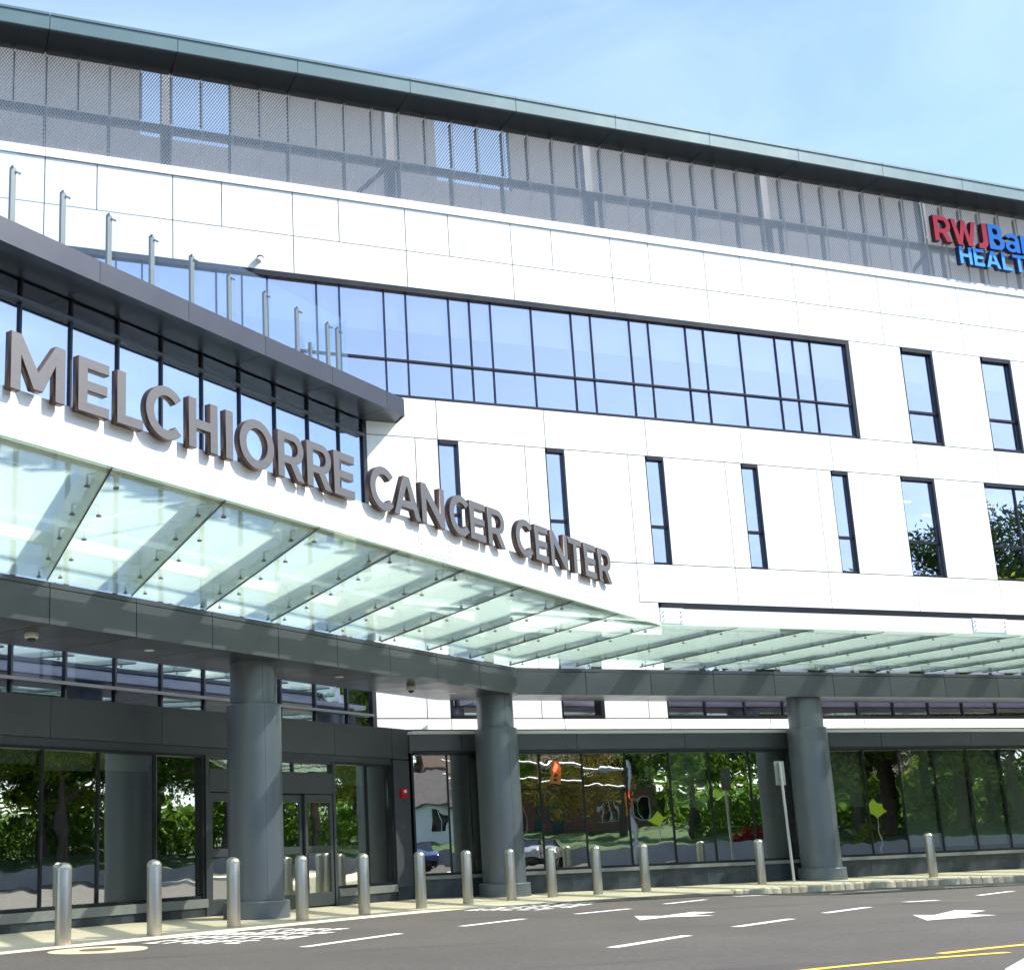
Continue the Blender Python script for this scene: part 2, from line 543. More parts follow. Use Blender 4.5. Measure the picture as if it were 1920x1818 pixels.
def place(name, me, wloc, parent=None):
    o = bpy.data.objects.new(name, me)
    COL.objects.link(o)
    wloc = Vector(wloc)
    if parent is not None:
        o.parent = parent
        o.location = wloc - WL[parent.name]
    else:
        o.location = wloc
    WL[o.name] = wloc
    return o

def obj(name, mb, mats, parent=None, smooth=None, fix=True):
    me, c = make_mesh(name, mb, mats, smooth, None, fix)
    return place(name, me, c, parent)

def thing(name, loc, label, cat, group=None):
    o = bpy.data.objects.new(name, None)
    COL.objects.link(o)
    o.empty_display_size = 0.3
    o.location = loc
    WL[o.name] = Vector(loc)
    return tag(o, label, cat, group)

def tag(o, label, cat, group=None):
    o['label'] = label
    o['category'] = cat
    if group:
        o['group'] = group
    return o

def struct(name, mb, mats, smooth=None, fix=True):
    o = obj(name, mb, mats, None, smooth, fix)
    o['kind'] = 'structure'
    return o

def copy_tree(o, wdelta, parent=None):
    c = o.copy()
    COL.objects.link(c)
    if parent is None:
        WL[c.name] = WL[o.name] + Vector(wdelta)
        c.location = WL[c.name]
    else:
        c.parent = parent
        WL[c.name] = WL[o.name] + Vector(wdelta)
    for ch in list(o.children):
        copy_tree(ch, wdelta, c)
    return c

PHI = 0.59705
CP, SP = math.cos(PHI), math.sin(PHI)
def frame(ox, oy):
    def f(a, n, z):
        return (ox + a * CP - n * SP, oy + a * SP + n * CP, z)
    return f
def main(a, n, z):
    return (a, n, z)

def pane_mb(fr, a0, a1, n, z0, z1, th=0.012, tilt=0.003):
    """a glass sheet with the slight lean every real pane has"""
    e = [rnd.uniform(-tilt, tilt) for _ in range(3)]
    def off(i, j):
        return e[0] * (1 if i else -1) + e[1] * (1 if j else -1)
    m = MB()
    vs = []
    for t in (0, th):
        vs += [fr(a0, n + t + off(0, 0), z0), fr(a1, n + t + off(1, 0), z0), fr(a1, n + t + off(1, 1), z1), fr(a0, n + t + off(0, 1), z1)]
    m.add(vs, [(0, 1, 2, 3), (7, 6, 5, 4), (0, 4, 5, 1), (1, 5, 6, 2), (2, 6, 7, 3), (3, 7, 4, 0)])
    return m

def gz(s):                                            # level of the pavement along the front
    if s <= 2:
        return .09
    if s >= 13:
        return .02
    return .09 - .07 * (s - 2) / 11
def sst(t):
    t = max(0, min(1, t))
    return t * t * (3 - 2 * t)
def gr(s, d=0):                                       # level of the road
    return gz(s) - .13 * sst((s - 15.5) / 4)

# ------------------------------------------------------------------ ground, road, pavement
m = MB()
N = 24
m.add([(-600, -600, -0.35), (700, -600, -0.35), (700, 700, -0.35), (-600, 700, -0.35)], [(0, 1, 2, 3)])
struct('ground', m, 'grass', fix=False)

def curve_pts(pts, step=0.5):
    """Catmull-Rom through 2D points"""
    o = []
    P = [pts[0]] + list(pts) + [pts[-1]]
    for i in range(1, len(P) - 2):
        a, b, c, d = [Vector(p) for p in P[i - 1:i + 3]]
        k = max(2, int((c - b).length / step))
        for j in range(k):
            t = j / k
            o.append(0.5 * ((2 * b) + (c - a) * t + (2 * a - 5 * b + 4 * c - d) * t * t + (3 * b - a - 3 * c + d) * t ** 3))
    o.append(Vector(P[-1]))
    return o

EDGE = curve_pts([(-14, -22.0), (-8, -18.4), (-3, -14.9), (1.2, -11.95), (3.25, -10.75), (5.42, -9.2), (8.27, -7.25), (11.0, -5.75),
                  (13.5, -5.0), (16, -4.65), (18.5, -4.25), (21.2, -3.95), (25.3, -4.6), (30, -6.0), (37, -9.0), (46, -13.5)])
m = MB()
xs = [-46 + i * 1.0 for i in range(105)]
ys = [-62, -50, -44, -38, -34, -30, -26, -22, -18, -14, -11, -8, -5, -2]
vs = [(x, y, gr(x)) for y in ys for x in xs]
fs = [(j * len(xs) + i, j * len(xs) + i + 1, (j + 1) * len(xs) + i + 1, (j + 1) * len(xs) + i) for j in range(len(ys) - 1) for i in range(len(xs) - 1)]
m.add(vs, fs)
road = struct('road', m, 'asphalt', fix=False)

# pavement: strip from its edge back under the building
m = MB()
row = []
for p in EDGE:
    z = gz(p.x) + 0.006
    row.append([(p.x, p.y, z - .30), (p.x, p.y, z), (p.x + 0.04, p.y + .35, z + .004), (p.x + 0.3, max(p.y + 3, -1.0), z + .008), (p.x + .5, 3.0, z + .008)])
for r in row:
    m.v += r
k = len(row[0])
for i in range(len(row) - 1):
    for j in range(k - 1):
        m.f.append((i * k + j, (i + 1) * k + j, (i + 1) * k + j + 1, i * k + j + 1))
        m.mi.append(0)
sidewalk = struct('sidewalk', m, 'concrete', fix=True)

# granite kerb stones along the raised stretch
kerb_mb = MB()
kp = [p for p in EDGE if p.x > 17.2]
for i in range(len(kp) - 1):
    a, b = kp[i], kp[i + 1]
    t = (b - a).normalized()
    nrm = Vector((-t.y, t.x))
    for sgn in (0,):
        q = [a + nrm * -0.035, b + nrm * -0.035, b + nrm * 0.20, a + nrm * 0.20]
        kerb_mb.add([(v.x, v.y, gz(v.x) - .30) for v in q] + [(v.x, v.y, gz(v.x) + .010) for v in q],
                    [(0, 3, 2, 1), (4, 5, 6, 7), (0, 1, 5, 4), (1, 2, 6, 5), (2, 3, 7, 6), (3, 0, 4, 7)])
kerb = struct('kerb', kerb_mb, 'mortar')
def kerb_stone_mesh(k):
    r = random.Random(100 + k)
    m = MB()
    L_, H_, D_ = 0.25, 0.17, 0.17
    def j():
        return r.uniform(-.012, .012)
    b = .025
    pts = []
    for z, ins in ((0, 0), (H_ - b, 0), (H_, b)):
        for x, y in ((-L_ / 2 + ins, ins), (0, ins - .012), (L_ / 2 - ins, ins), (L_ / 2 - ins, D_), (0, D_), (-L_ / 2 + ins, D_)):
            pts.append((x + j(), y + j(), z + j() * .5))
    fs = []
    for q in range(2):
        for i in range(6):
            fs.append((q * 6 + i, q * 6 + (i + 1) % 6, (q + 1) * 6 + (i + 1) % 6, (q + 1) * 6 + i))
    fs.append(tuple(range(12, 18)))
    m.add(pts, fs)
    me, c = make_mesh('kerb_stone', m, 'kerbstone', None, (0, 0, 0))
    return me
KS = [kerb_stone_mesh(k) for k in range(6)]
dist = 0.0
acc = 0.0
for i in range(len(kp) - 1):
    a, b = kp[i], kp[i + 1]
    seg = (b - a).length
    t = (b - a).normalized()
    while acc < seg:
        p = a + t * acc
        if p.x > 34:
            break
        nrm = Vector((-t.y, t.x))
        rise = min(1, max(0.12, (p.x - 17.2) / 2.6))
        q = p + nrm * -0.052
        o = place('kerb_stone', KS[rnd.randrange(6)], (q.x, q.y, gz(p.x) - 0.145), kerb)
        o.rotation_euler = (rnd.uniform(-.03, .03), 0, math.atan2(t.y, t.x) + rnd.uniform(-.04, .04))
        o.scale = (rnd.uniform(.9, 1.06), 1, rnd.uniform(.97, 1.02))
        acc += 0.285
    acc -= seg

# painted markings (children of the road)
def ground_poly(name, pts, mat, lift=0.004, sub=1):
    m = MB()
    n = len(pts)
    a = sum(pts[i][0] * pts[(i + 1) % n][1] - pts[(i + 1) % n][0] * pts[i][1] for i in range(n))
    if a < 0:
        pts = pts[::-1]
    m.add([(p[0], p[1], gr(p[0]) + lift) for p in pts], [tuple(range(n))])
    return obj(name, m, mat, road, fix=False)
def stroke_quad(a, b, wd):
    a, b = Vector(a), Vector(b)
    t = (b - a).normalized()
    n = Vector((-t.y, t.x)) * wd / 2
    return [tuple(a - n), tuple(b - n), tuple(b + n), tuple(a + n)]
DASH = [((4.63, -13.69), (6.47, -12.18)), ((7.77, -11.31), (9.29, -10.30)), ((10.56, -9.68), (12.03, -8.92)), ((13.37, -7.95), (14.71, -7.27)),
        ((15.8, -6.64), (17.0, -6.05)), ((7.37, -16.34), (9.0, -15.33)), ((10.35, -14.40), (11.91, -13.52)), ((13.15, -12.70), (14.55, -12.02)),
        ((15.9, -11.30), (17.3, -10.55)), ((20.0, -8.75), (21.6, -8.05))]
for a, b in DASH:
    ground_poly('lane_dash', stroke_quad(a, b, 0.15), 'paint_white')
for a, b in (((19.2, -5.35), (21.4, -5.05)), ((22.4, -5.35), (24.6, -5.9))):
    ground_poly('edge_line', stroke_quad(a, b, 0.10), 'paint_white')
ground_poly('lane_arrow', [(10.33, -12.06), (10.86, -11.02), (11.16, -11.36), (12.13, -10.74), (12.29, -11.13), (11.62, -11.45), (11.72, -11.95), (11.02, -11.72)], 'paint_white')
ground_poly('lane_arrow', [(13.51, -14.13), (13.66, -14.38), (14.64, -13.75), (14.78, -14.19), (13.99, -14.60), (14.12, -15.04), (12.80, -15.17)], 'paint_white')
def ribbon(name, pts, wd, mat):
    P = curve_pts(pts, 0.3)
    m = MB()
    for i, p in enumerate(P):
        t = (P[min(i + 1, len(P) - 1)] - P[max(i - 1, 0)]).normalized()
        n = Vector((-t.y, t.x)) * wd / 2
        m.v += [(p.x - n.x, p.y - n.y, gr(p.x) + .004), (p.x + n.x, p.y + n.y, gr(p.x) + .004)]
    for i in range(len(P) - 1):
        m.f.append((2 * i, 2 * i + 2, 2 * i + 3, 2 * i + 1))
        m.mi.append(0)
    return obj(name, m, mat, road, fix=False)
ribbon('yellow_line', [(2.5, -21.3), (5.5, -20.1), (7.32, -19.66), (8.56, -19.46), (9.2, -19.42), (9.85, -19.40)], 0.10, 'paint_yellow')
ribbon('yellow_line', [(9.3, -19.12), (9.86, -18.99), (10.65, -18.84), (13, -18.5), (18, -18.6)], 0.11, 'paint_yellow')

# worn stencilled lettering, too flat to read: rows of broken strokes
def stencil(origin, ux, uy, rows, seed):
    r = random.Random(seed)
    m = MB()
    o = Vector(origin)
    ux = Vector(ux)
    uy = Vector(uy)
    for row_y, x0, x1 in rows:
        x = x0
        while x < x1:
            wgl = r.uniform(.20, .27)
            h = .62
            st = .085
            parts = [(x, row_y, st, h)]
            kind = r.randrange(4)
            if kind in (0, 2):
                parts.append((x + wgl - st, row_y, st, h))
            if kind in (0, 1, 3):
                parts.append((x, row_y + h - st * 1.5, wgl, st * 1.5))
            if kind in (1, 2):
                parts.append((x, row_y, wgl, st * 1.5))
            if kind in (2, 3, 0):
                parts.append((x, row_y + h * .45, wgl, st * 1.4))
            for i, (a, b, cw, ch) in enumerate(parts):
                lift = .004 + .0008 * i
                q = [o + ux * a + uy * b, o + ux * (a + cw) + uy * b, o + ux * (a + cw) + uy * (b + ch), o + ux * a + uy * (b + ch)]
                m.add([(p.x, p.y, gr(p.x) + lift) for p in q], [(0, 1, 2, 3)])
            x += wgl + .085
    for i in range(len(m.f)):
        pass
    return obj('stencil_lettering', m, 'paint_white', road, fix=True)
stencil((3.02, -11.40), (.70, -.714), (.714, .70), [(0.0, .05, 1.35), (.80, .0, 1.75), (1.60, .0, 1.75), (2.40, .45, 1.60)], 3)
stencil((9.72, -6.85), (.70, -.714), (.714, .70), [(0.0, .05, 1.45), (.80, .0, 1.75), (1.60, .0, 1.65), (2.40, .5, 1.60)], 5)
# manhole with a concrete collar set in the asphalt
m = MB()
mc = (2.36, -12.25)
m.cyl(mc, .62, gr(2.4) - .02, gr(2.4) + .006, n=40)
mh = obj('manhole_collar', m, 'collar', road)
m = MB()
m.cyl(mc, .23, gr(2.4), gr(2.4) + .012, n=28)
obj('manhole_cover', m, 'iron', mh)
# corner of the opposite pavement
m = MB()
m.prism([(8.0, -21.3), (8.43, -20.75), (9.2, -20.2), (10.0, -19.8), (14, -19.2), (24, -19.6), (24, -26), (8.6, -26)], -0.1, .075)
island = struct('pavement', m, 'concrete')

# ------------------------------------------------------------------ main building
BW = -0.25                                            # face of the white cladding
X0, X1 = -9.0, 46.0
bld = thing('hospital_building', (20, 0, 0), 'large white panelled building with dark windows and a metal mesh top storey', 'building')
GRID = [5.69 + 3.133 * k for k in range(-5, 14)]      # cladding module
GRID2 = [12.59 + 3.133 * k for k in range(-1, 12)]
J = 0.013
solid = []                                            # backing strips
def panel(a0, a1, z0, z1, mat='white', y=BW, th=0.04):
    mb = MB().box(a0 + J, a1 - J, y, y + th, z0 + J, z1 - J)
    obj('panel', mb, mat, bld)
def prow(edges, z0, z1, mat='white'):
    for a, b in zip(edges[:-1], edges[1:]):
        panel(a, b, z0, z1, mat)
    solid.append((edges[0], edges[-1], z0, z1))

# coping
e = [X0] + [g for g in GRID if X0 + 1 < g < X1 - 1] + [X1]
for a, b in zip(e[:-1], e[1:]):
    obj('coping', MB().box(a + .004, b - .004, BW - .03, BW + .35, 17.95, 18.19), 'coping', bld)
# row of alternating narrow and wide panels
e = sorted([X0] + [g for g in GRID if X0 + 1 < g < X1 - 1] + [g + 1.253 for g in GRID if X0 + 1 < g + 1.25 < X1 - 1] + [X1])
prow(e, 16.71, 17.94)
e = [X0] + [g for g in GRID if X0 + 1 < g < X1 - 1] + [X1]
prow(e, 15.66, 16.71)
LW0, LW1 = 0.3, 26.24
UPW = [(28.18, 29.41), (31.33, 32.56), (34.46, 35.69), (37.6, 38.83), (40.7, 41.95)]
# level with the long window
prow([X0, -6.1, -2.8, LW0], 12.56, 15.66)
cur = LW1
for a, b in UPW + [(X1, X1)]:
    prow([cur, a], 12.56, 15.66)
    cur = b
# band below
prow([10.62] + GRID2[1:-1] + [X1], 11.49, 12.56)
SLITS = [(12.59, 13.16), (15.70, 16.26), (18.77, 19.34), (21.89, 22.45), (25.00, 25.60), (27.53, 28.79), (30.73, 34.46), (37.0, 38.23), (40.1, 41.4)]
cur = 10.62
for i, (a, b) in enumerate(SLITS + [(X1, X1)]):
    ed = [cur]
    for g in GRID:
        if cur + .3 < g < a - .3:
            ed.append(g)
    ed.append(a)
    prow(ed, 8.44, 11.49)
    cur = b
prow([10.62] + [g for g in GRID if 11 < g < X1 - 1] + [X1], 7.38, 8.44)
LOWW = [(12.58, 13.81), (15.67, 16.90), (18.79, 44.0)]
cur = 10.62
for a, b in LOWW + [(X1, X1)]:
    ed = [cur]
    for g in GRID:
        if cur + .3 < g < a - .3:
            ed.append(g)
    ed.append(a)
    prow(ed, 4.28, 7.38)
    cur = b
prow([10.62] + GRID2[:-1] + [X1] if GRID2[0] > 10.9 else [10.62] + GRID2[1:-1] + [X1], 4.0, 4.28)
# backing behind the joints
m = MB()
for a, b, z0, z1 in solid:
    if b - a > 0.05:
        m.box(a + .002, b - .002, BW + .055, BW + .30, z0 + .001, z1 - .001)
obj('wall', m, 'backing', bld)
# end and rear walls, roof deck
m = MB()
m.box(X0 + .01, X0 + .3, BW + .31, 16, 0, 18.1)
m.box(X1 - .3, X1 - .01, BW + .31, 16, 0, 18.1)
m.box(X0 + .31, X1 - .31, 15.7, 16, 0, 18.1)
obj('end_wall', m, 'white', bld)
m = MB()
for z in (4.02, 8.05, 12.18, 16.35):
    m.box(X0 + .4, X1 - .4, BW + .42, 9.0, z, z + .28)
obj('floor_slab', m, 'ceiling', bld)
m = MB()
m.box(X0 + .4, X1 - .4, 9.02, 9.2, .1, 17.4)
for xx in (26.6, 33.0, 40.0):
    m.box(xx, xx + .15, BW + .5, 9.0, 4.4, 16.3)
obj('interior_wall', m, 'interior', bld)
m = MB().box(X0 + .31, X1 - .31, BW + .31, 15.7, 17.5, 17.7)
obj('roof_deck', m, 'steel_grey', bld)

def window(fr, parent, a0, a1, z0, z1, mulls, transoms, face, glass, rec=0.16, fw=0.07, mw=0.05, right_reveal=0.0,
           shade=None, frame_mat='frame', shade_mat='shade', name='window', top=0.0, cap=0.0):
    """one window: frame with reveal as the part, panes and shades as its pieces"""
    m = MB()
    y0 = face - 0.012
    y1 = face + rec + .07
    m.box(a0, a0 + fw, y0 + .05, y1, z0, z1, fr)
    m.box(a1 - fw - right_reveal, a1, y0, y1, z0, z1, fr)
    m.box(a0 + fw, a1 - fw - right_reveal, y0 + .02, y1, z0, z0 + fw, fr)
    m.box(a0 + fw, a1 - fw - right_reveal, y0, y1, z1 - fw - top, z1, fr)
    ia0, ia1, iz0, iz1 = a0 + fw, a1 - fw - right_reveal, z0 + fw, z1 - fw - top
    for t in transoms:
        m.box(ia0, ia1, face + rec - .06 - cap, face + rec + .07, t - mw / 2 - .01, t + mw / 2 + .01, fr)
    for q in mulls:
        m.box(q - mw / 2, q + mw / 2, face + rec - .04 - cap, face + rec + .075, iz0, iz1, fr)
    wobj = obj(name, m, frame_mat, parent)
    xs = [ia0] + list(mulls) + [ia1]
    zs = [iz0] + list(transoms) + [iz1]
    for i in range(len(xs) - 1):
        for k in range(len(zs) - 1):
            obj('pane', pane_mb(fr, xs[i] + .004, xs[i + 1] - .004, face + rec, zs[k] + .004, zs[k + 1] - .004), glass, wobj, fix=False)
        if shade:
            s_ = shade(i, xs[i], xs[i + 1])
            if s_:
                obj('roller_shade', MB().box(xs[i] + .07, xs[i + 1] - .07, face + rec + .06, face + rec + .064, s_, iz1 + .02, fr), shade_mat, wobj)
    return wobj

mul_long = [1.2, 1.82, 3.06, 3.68, 4.30, 4.94, 6.18, 6.80, 7.46, 8.12, 9.43, 10.05, 11.28, 11.90, 13.13, 13.74, 14.36, 15.59, 16.82, 17.43, 18.67, 19.29, 20.52, 21.13, 22.36, 23.60, 24.24, 24.86]
window(main, bld, LW0, LW1, 12.56, 15.66, mul_long, [13.60], BW, 'glass_sky', rec=.09, mw=0.030, right_reveal=.06, top=.07,
       shade=lambda i, a, b: 14.45 + rnd.uniform(-.04, .04) if (b - a) > .3 else None)
for a, b in UPW:
    window(main, bld, a, b, 12.58, 15.65, [], [13.60], BW, 'glass_sky', rec=.11, right_reveal=.0, top=.05, shade=lambda i, a, b: 14.62)
for i, (a, b) in enumerate(SLITS):
    ml = [a + 1.24, a + 2.48] if b - a > 2 else []
    window(main, bld, a, b, 8.45, 11.48, ml, [9.50], BW, 'glass_sky', rec=.09, fw=.045, right_reveal=.04 if b - a > 1 else .0, top=.05)
for a, b in LOWW[:2]:
    window(main, bld, a, b, 4.29, 7.37, [], [5.4], BW, 'glass_sky', right_reveal=.03, top=.05)
window(main, bld, 18.79, 44.0, 4.29, 7.37, [18.79 + 1.253 * k for k in range(1, 20)], [5.4], BW, 'glass_sky', right_reveal=.1, top=.1)

MT['tube_light'] = emis('ceiling_tube_light', (1.0, 0.98, 0.94), 1.6)
for a0, a1, y_ in ((27.4, 29.6, 1.6), (27.5, 29.7, 3.0), (31.2, 33.4, 1.5), (31.3, 33.5, 2.9)):
    obj('ceiling_light', MB().box(a0, a1, y_, y_ + .07, 11.30, 11.34), 'tube_light', bld)

# metal mesh screen of the top storey
MSH = BW + .10
def screen_mesh():
    m = MB()
    w_, h_ = 0.783 - .03, 2.66
    cw, ch = w_ / 10, 0.0555
    st = 0.0225
    nrow = int(h_ / ch)
    for r in range(nrow + 1):
        zc = r * ch
        for c in range(10):
            # a wavy strand per row: down-flank, bond, up-flank, bond
            x = c * cw
            pts = [(x, 0.0), (x + cw * .18, 0.0), (x + cw * .5, 1.0), (x + cw * .68, 1.0), (x + cw, 0.0)]
            for (xa, ta), (xb, tb) in zip(pts[:-1], pts[1:]):
                za = zc + (ta - .5) * ch * (1 if r % 2 == 0 else -1) * .86
                zb = zc + (tb - .5) * ch * (1 if r % 2 == 0 else -1) * .86
                m.add([(xa, .000, za - st), (xb, .000, zb - st), (xb, .014, zb + st), (xa, .014, za + st)], [(0, 1, 2, 3)])
    m.box(-.004, .010, -.004, .018, -.02, h_ + .02)
    m.box(w_ - .010, w_ + .004, -.004, .018, -.02, h_ + .02)
    return make_mesh('mesh_panel', m, 'mesh', None, (0, 0, 0), fix=False)[0]
SM = screen_mesh()
k = 0
pitch = 0.78325
s0 = 5.69 - pitch * 18
while s0 + k * pitch < X1 - 1:
    place('mesh_panel', SM, (s0 + k * pitch + .015, MSH, 18.20), bld)
    a = s0 + k * pitch
    obj('screen_bar', MB().box(a - .022, a + .022, MSH + .10, MSH + .17, 19.52, 20.83), 'steel_dark', bld)
    if k % 2 == 0:
        obj('screen_post', MB().box(a - .035, a + .035, MSH + .18, MSH + .30, 18.2, 19.30), 'steel_grey', bld)
    if k % 8 == 2:
        obj('screen_column', MB().box(a - .12, a + .12, MSH + .75, MSH + 1.0, 17.72, 21.5), 'steel_grey', bld)
    if k % 24 == 0:
        mb = MB().tube((a - .3, MSH + .55, 17.75), (a + 1.3, MSH + .55, 19.42), .07, n=6)
        obj('screen_brace', mb, 'steel_grey', bld)
    k += 1
obj('screen_rail', MB().box(X0 + 1, X1 - 1, MSH + .19, MSH + .34, 19.31, 19.50), 'steel_grey', bld)
# wall of the plant enclosure behind the mesh, two open bays to the sky
m = MB()
bays = [(5.45, 8.05), (14.5, 17.05)]
cur = X0
for a, b in bays + [(X1, X1)]:
    m.box(cur, a, 3.2, 3.4, 17.71, 23.9)
    if a < X1:
        m.box(a, b, 3.2, 3.4, 17.71, 21.05)
        m.box(a, b, 3.2, 3.4, 23.5, 23.9)
    cur = b
obj('plant_wall', m, 'penthouse', bld)
# roof: overhanging edge with fascia and soffit panels
RY = -1.15
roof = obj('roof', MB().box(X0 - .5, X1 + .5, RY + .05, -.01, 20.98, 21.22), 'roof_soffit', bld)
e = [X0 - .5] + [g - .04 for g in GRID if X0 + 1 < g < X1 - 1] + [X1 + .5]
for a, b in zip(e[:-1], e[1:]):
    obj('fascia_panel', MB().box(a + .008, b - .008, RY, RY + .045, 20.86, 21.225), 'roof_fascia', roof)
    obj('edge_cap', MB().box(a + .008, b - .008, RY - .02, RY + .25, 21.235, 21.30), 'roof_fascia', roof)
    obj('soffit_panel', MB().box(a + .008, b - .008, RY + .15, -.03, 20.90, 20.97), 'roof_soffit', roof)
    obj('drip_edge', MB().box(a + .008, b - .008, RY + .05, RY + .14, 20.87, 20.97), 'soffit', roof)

# projecting ground floor
PD = -0.85
obj('ledge', MB().box(11.3, X1, PD - .02, BW - .002, 3.84, 3.92), 'coping', bld)
e = [11.2] + GRID2[1:-1] + [X1]
e = [11.2] + [g - .03 for g in GRID2 if g > 12] + [X1]
e = [x for i, x in enumerate(e) if i == 0 or x - e[i - 1] > .2]
for a, b in zip(e[:-1], e[1:]):
    if b > X1:
        b = X1
    if b - a < .2:
        continue
    obj('fascia_panel', MB().box(a + .008, b - .008, PD, PD + .04, 3.45, 3.835), 'dark', bld)
obj('fascia_backing', MB().box(11.2, X1, PD + .05, PD + .35, 3.40, 3.83), 'backing', bld)
mul_low = [12.20, 12.77, 13.44, 14.67, 15.86, 17.1, 18.37, 19.57, 20.80, 22.03, 23.28, 24.50, 25.71, 26.91, 28.11, 29.31, 30.55, 31.8, 33.0, 34.3, 35.5, 36.8, 38, 39.2, 40.5, 41.7, 43]
def low_shade(i, a, b):
    if 18.3 < a < 18.5:
        return 1.96
    if 23.2 < a < 23.4:
        return 1.86
    if a > 25.6 and a < 30.4:
        return .72
    return None
window(main, bld, 11.25, 45.5, .56, 3.40, mul_low, [], PD, 'glass_low', rec=.14, fw=.05, mw=.03, shade=low_shade, shade_mat='shade_green', cap=-.01)
obj('sill', MB().box(11.3, 45.5, PD - .06, PD + .10, .47, .555), 'sill', bld)
gx = 11.45
while gx < 45:
    wdt = 1.28
    obj('granite_panel', MB().box(gx + .003, gx + wdt - .003, PD, PD + .08, -.25, .465), 'granite', bld)
    gx += wdt
m = MB()
for s_ in (17.15, 24.95, 33.0):                       # round columns just inside the glass
    m.cyl((s_, .35), .42, .1, 4.0, n=24)
obj('interior_column', m, 'steel_dark', bld, smooth=40)
m = MB()
m.box(11.6, 45.5, PD + .5, 8.9, .05, .10)
m.box(11.6, 45.5, 5.0, 5.2, .12, 3.95)
for xx in (15.0, 23.2, 29.0, 36):
    m.box(xx, xx + .12, .9, 5.0, .12, 3.95)
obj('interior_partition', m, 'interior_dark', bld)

# ------------------------------------------------------------------ entrance wing, turned towards the drive
WF = frame(10.60, -0.25)                              # upper glass plane
wing = thing('entrance_pavilion', WF(-6, -0.9, 0), 'two storey glass entrance wing with dark overhanging flat roof', 'building')
A0 = -17.5
wm = [-1.13 - 1.214 * k for k in range(0, 14)]
for zz in ((11.43, 11.80), (4.37, 11.36), (4.02, 4.30)):
    xs = sorted([A0] + [x for x in wm if x > A0 + .3] + [-.16])
    for a, b in zip(xs[:-1], xs[1:]):
        obj('pane', pane_mb(WF, a + .02, b - .02, .02, zz[0], zz[1], tilt=.003), 'glass_wing', wing, fix=False)
for x in wm:
    if x > A0 + .2:
        obj('mullion', MB().box(x - .022, x + .022, -.03, .10, 4.0, 11.82, WF), 'frame', wing)
obj('transom', MB().box(A0, -.17, -.10, .10, 11.365, 11.425, WF), 'frame_mid', wing)
obj('transom', MB().box(A0, -.17, -.09, .10, 4.305, 4.365, WF), 'frame_mid', wing)
obj('end_frame', MB().box(-.16, -.004, -.04, .20, 3.6, 11.82, WF), 'frame', wing)
# inside: floors, ceiling, blinds
def wpoly(n_front, a_l, a_r):
    p = [WF(a_l, n_front, 0)[:2], WF(a_r, n_front, 0)[:2]]
    return p
pa = WF(A0 + .1, .35, 0)
pb = WF(-.3, .35, 0)
inner = [pa[:2], pb[:2], (pb[0] - .2, .2 + BW), (pa[0], .2 + BW)]
m = MB()
m.prism([pa[:2], pb[:2], (pb[0] - .05, -.3), (pa[0], -.3)], 11.55, 11.75)
m.prism([pa[:2], pb[:2], (pb[0] - .05, -.3), (pa[0], -.3)], 7.75, 8.05)
obj('floor_slab', m, 'ceiling', wing)
obj('rear_wall', MB().box(pa[0], 10.3, -.24, -.10, .1, 11.5), 'interior', wing)
xs = sorted([A0] + [x for x in wm if x > A0 + .3])
for a, b in zip(xs[:-1], xs[1:]):
    obj('blind', MB().box(a + .13, b - .30, .22, .225, 8.3, 11.05 + rnd.uniform(-.02, .02), WF), 'shade', wing)
for a0, a1 in ((-11.9, -11.55), (-10.72, -10.05), (-9.97, -9.75), (-9.5, -9.22)):
    obj('blind', MB().box(a0, a1, .20, .206, 4.40, 7.6, WF), 'white_plastic', wing)
# overhanging roof
OV = -1.0
tip = WF(.33, OV, 0)
lft = WF(A0 - 1.0, OV, 0)
wr = obj('roof', MB().prism([WF(A0 - 1, OV + .06, 0)[:2], WF(.30, OV + .06, 0)[:2], (tip[0] - .03, BW - .02), (lft[0], BW - .02)], 11.90, 12.24), 'soffit', wing)
oj = [A0 - 1.0] + sorted([-2.62 - 2.395 * k for k in range(0, 7) if -2.62 - 2.395 * k > A0 - .5]) + [-.42, .33]
for a, b in zip(oj[:-1], oj[1:]):
    obj('fascia_panel', MB().box(a + .005, b - .005, OV, OV + .05, 11.81, 12.27, WF), 'fascia_dark', wr)
    if b < .2:
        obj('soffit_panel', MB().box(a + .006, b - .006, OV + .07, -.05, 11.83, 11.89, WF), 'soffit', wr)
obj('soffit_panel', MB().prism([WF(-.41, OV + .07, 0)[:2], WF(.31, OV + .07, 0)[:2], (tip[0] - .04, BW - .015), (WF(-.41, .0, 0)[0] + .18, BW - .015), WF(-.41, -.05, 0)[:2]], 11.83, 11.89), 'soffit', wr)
obj('end_cap', MB().box(tip[0] - .02, tip[0] + .02, tip[1] + .04, BW - .01, 11.815, 12.265), 'fascia_dark', wr)
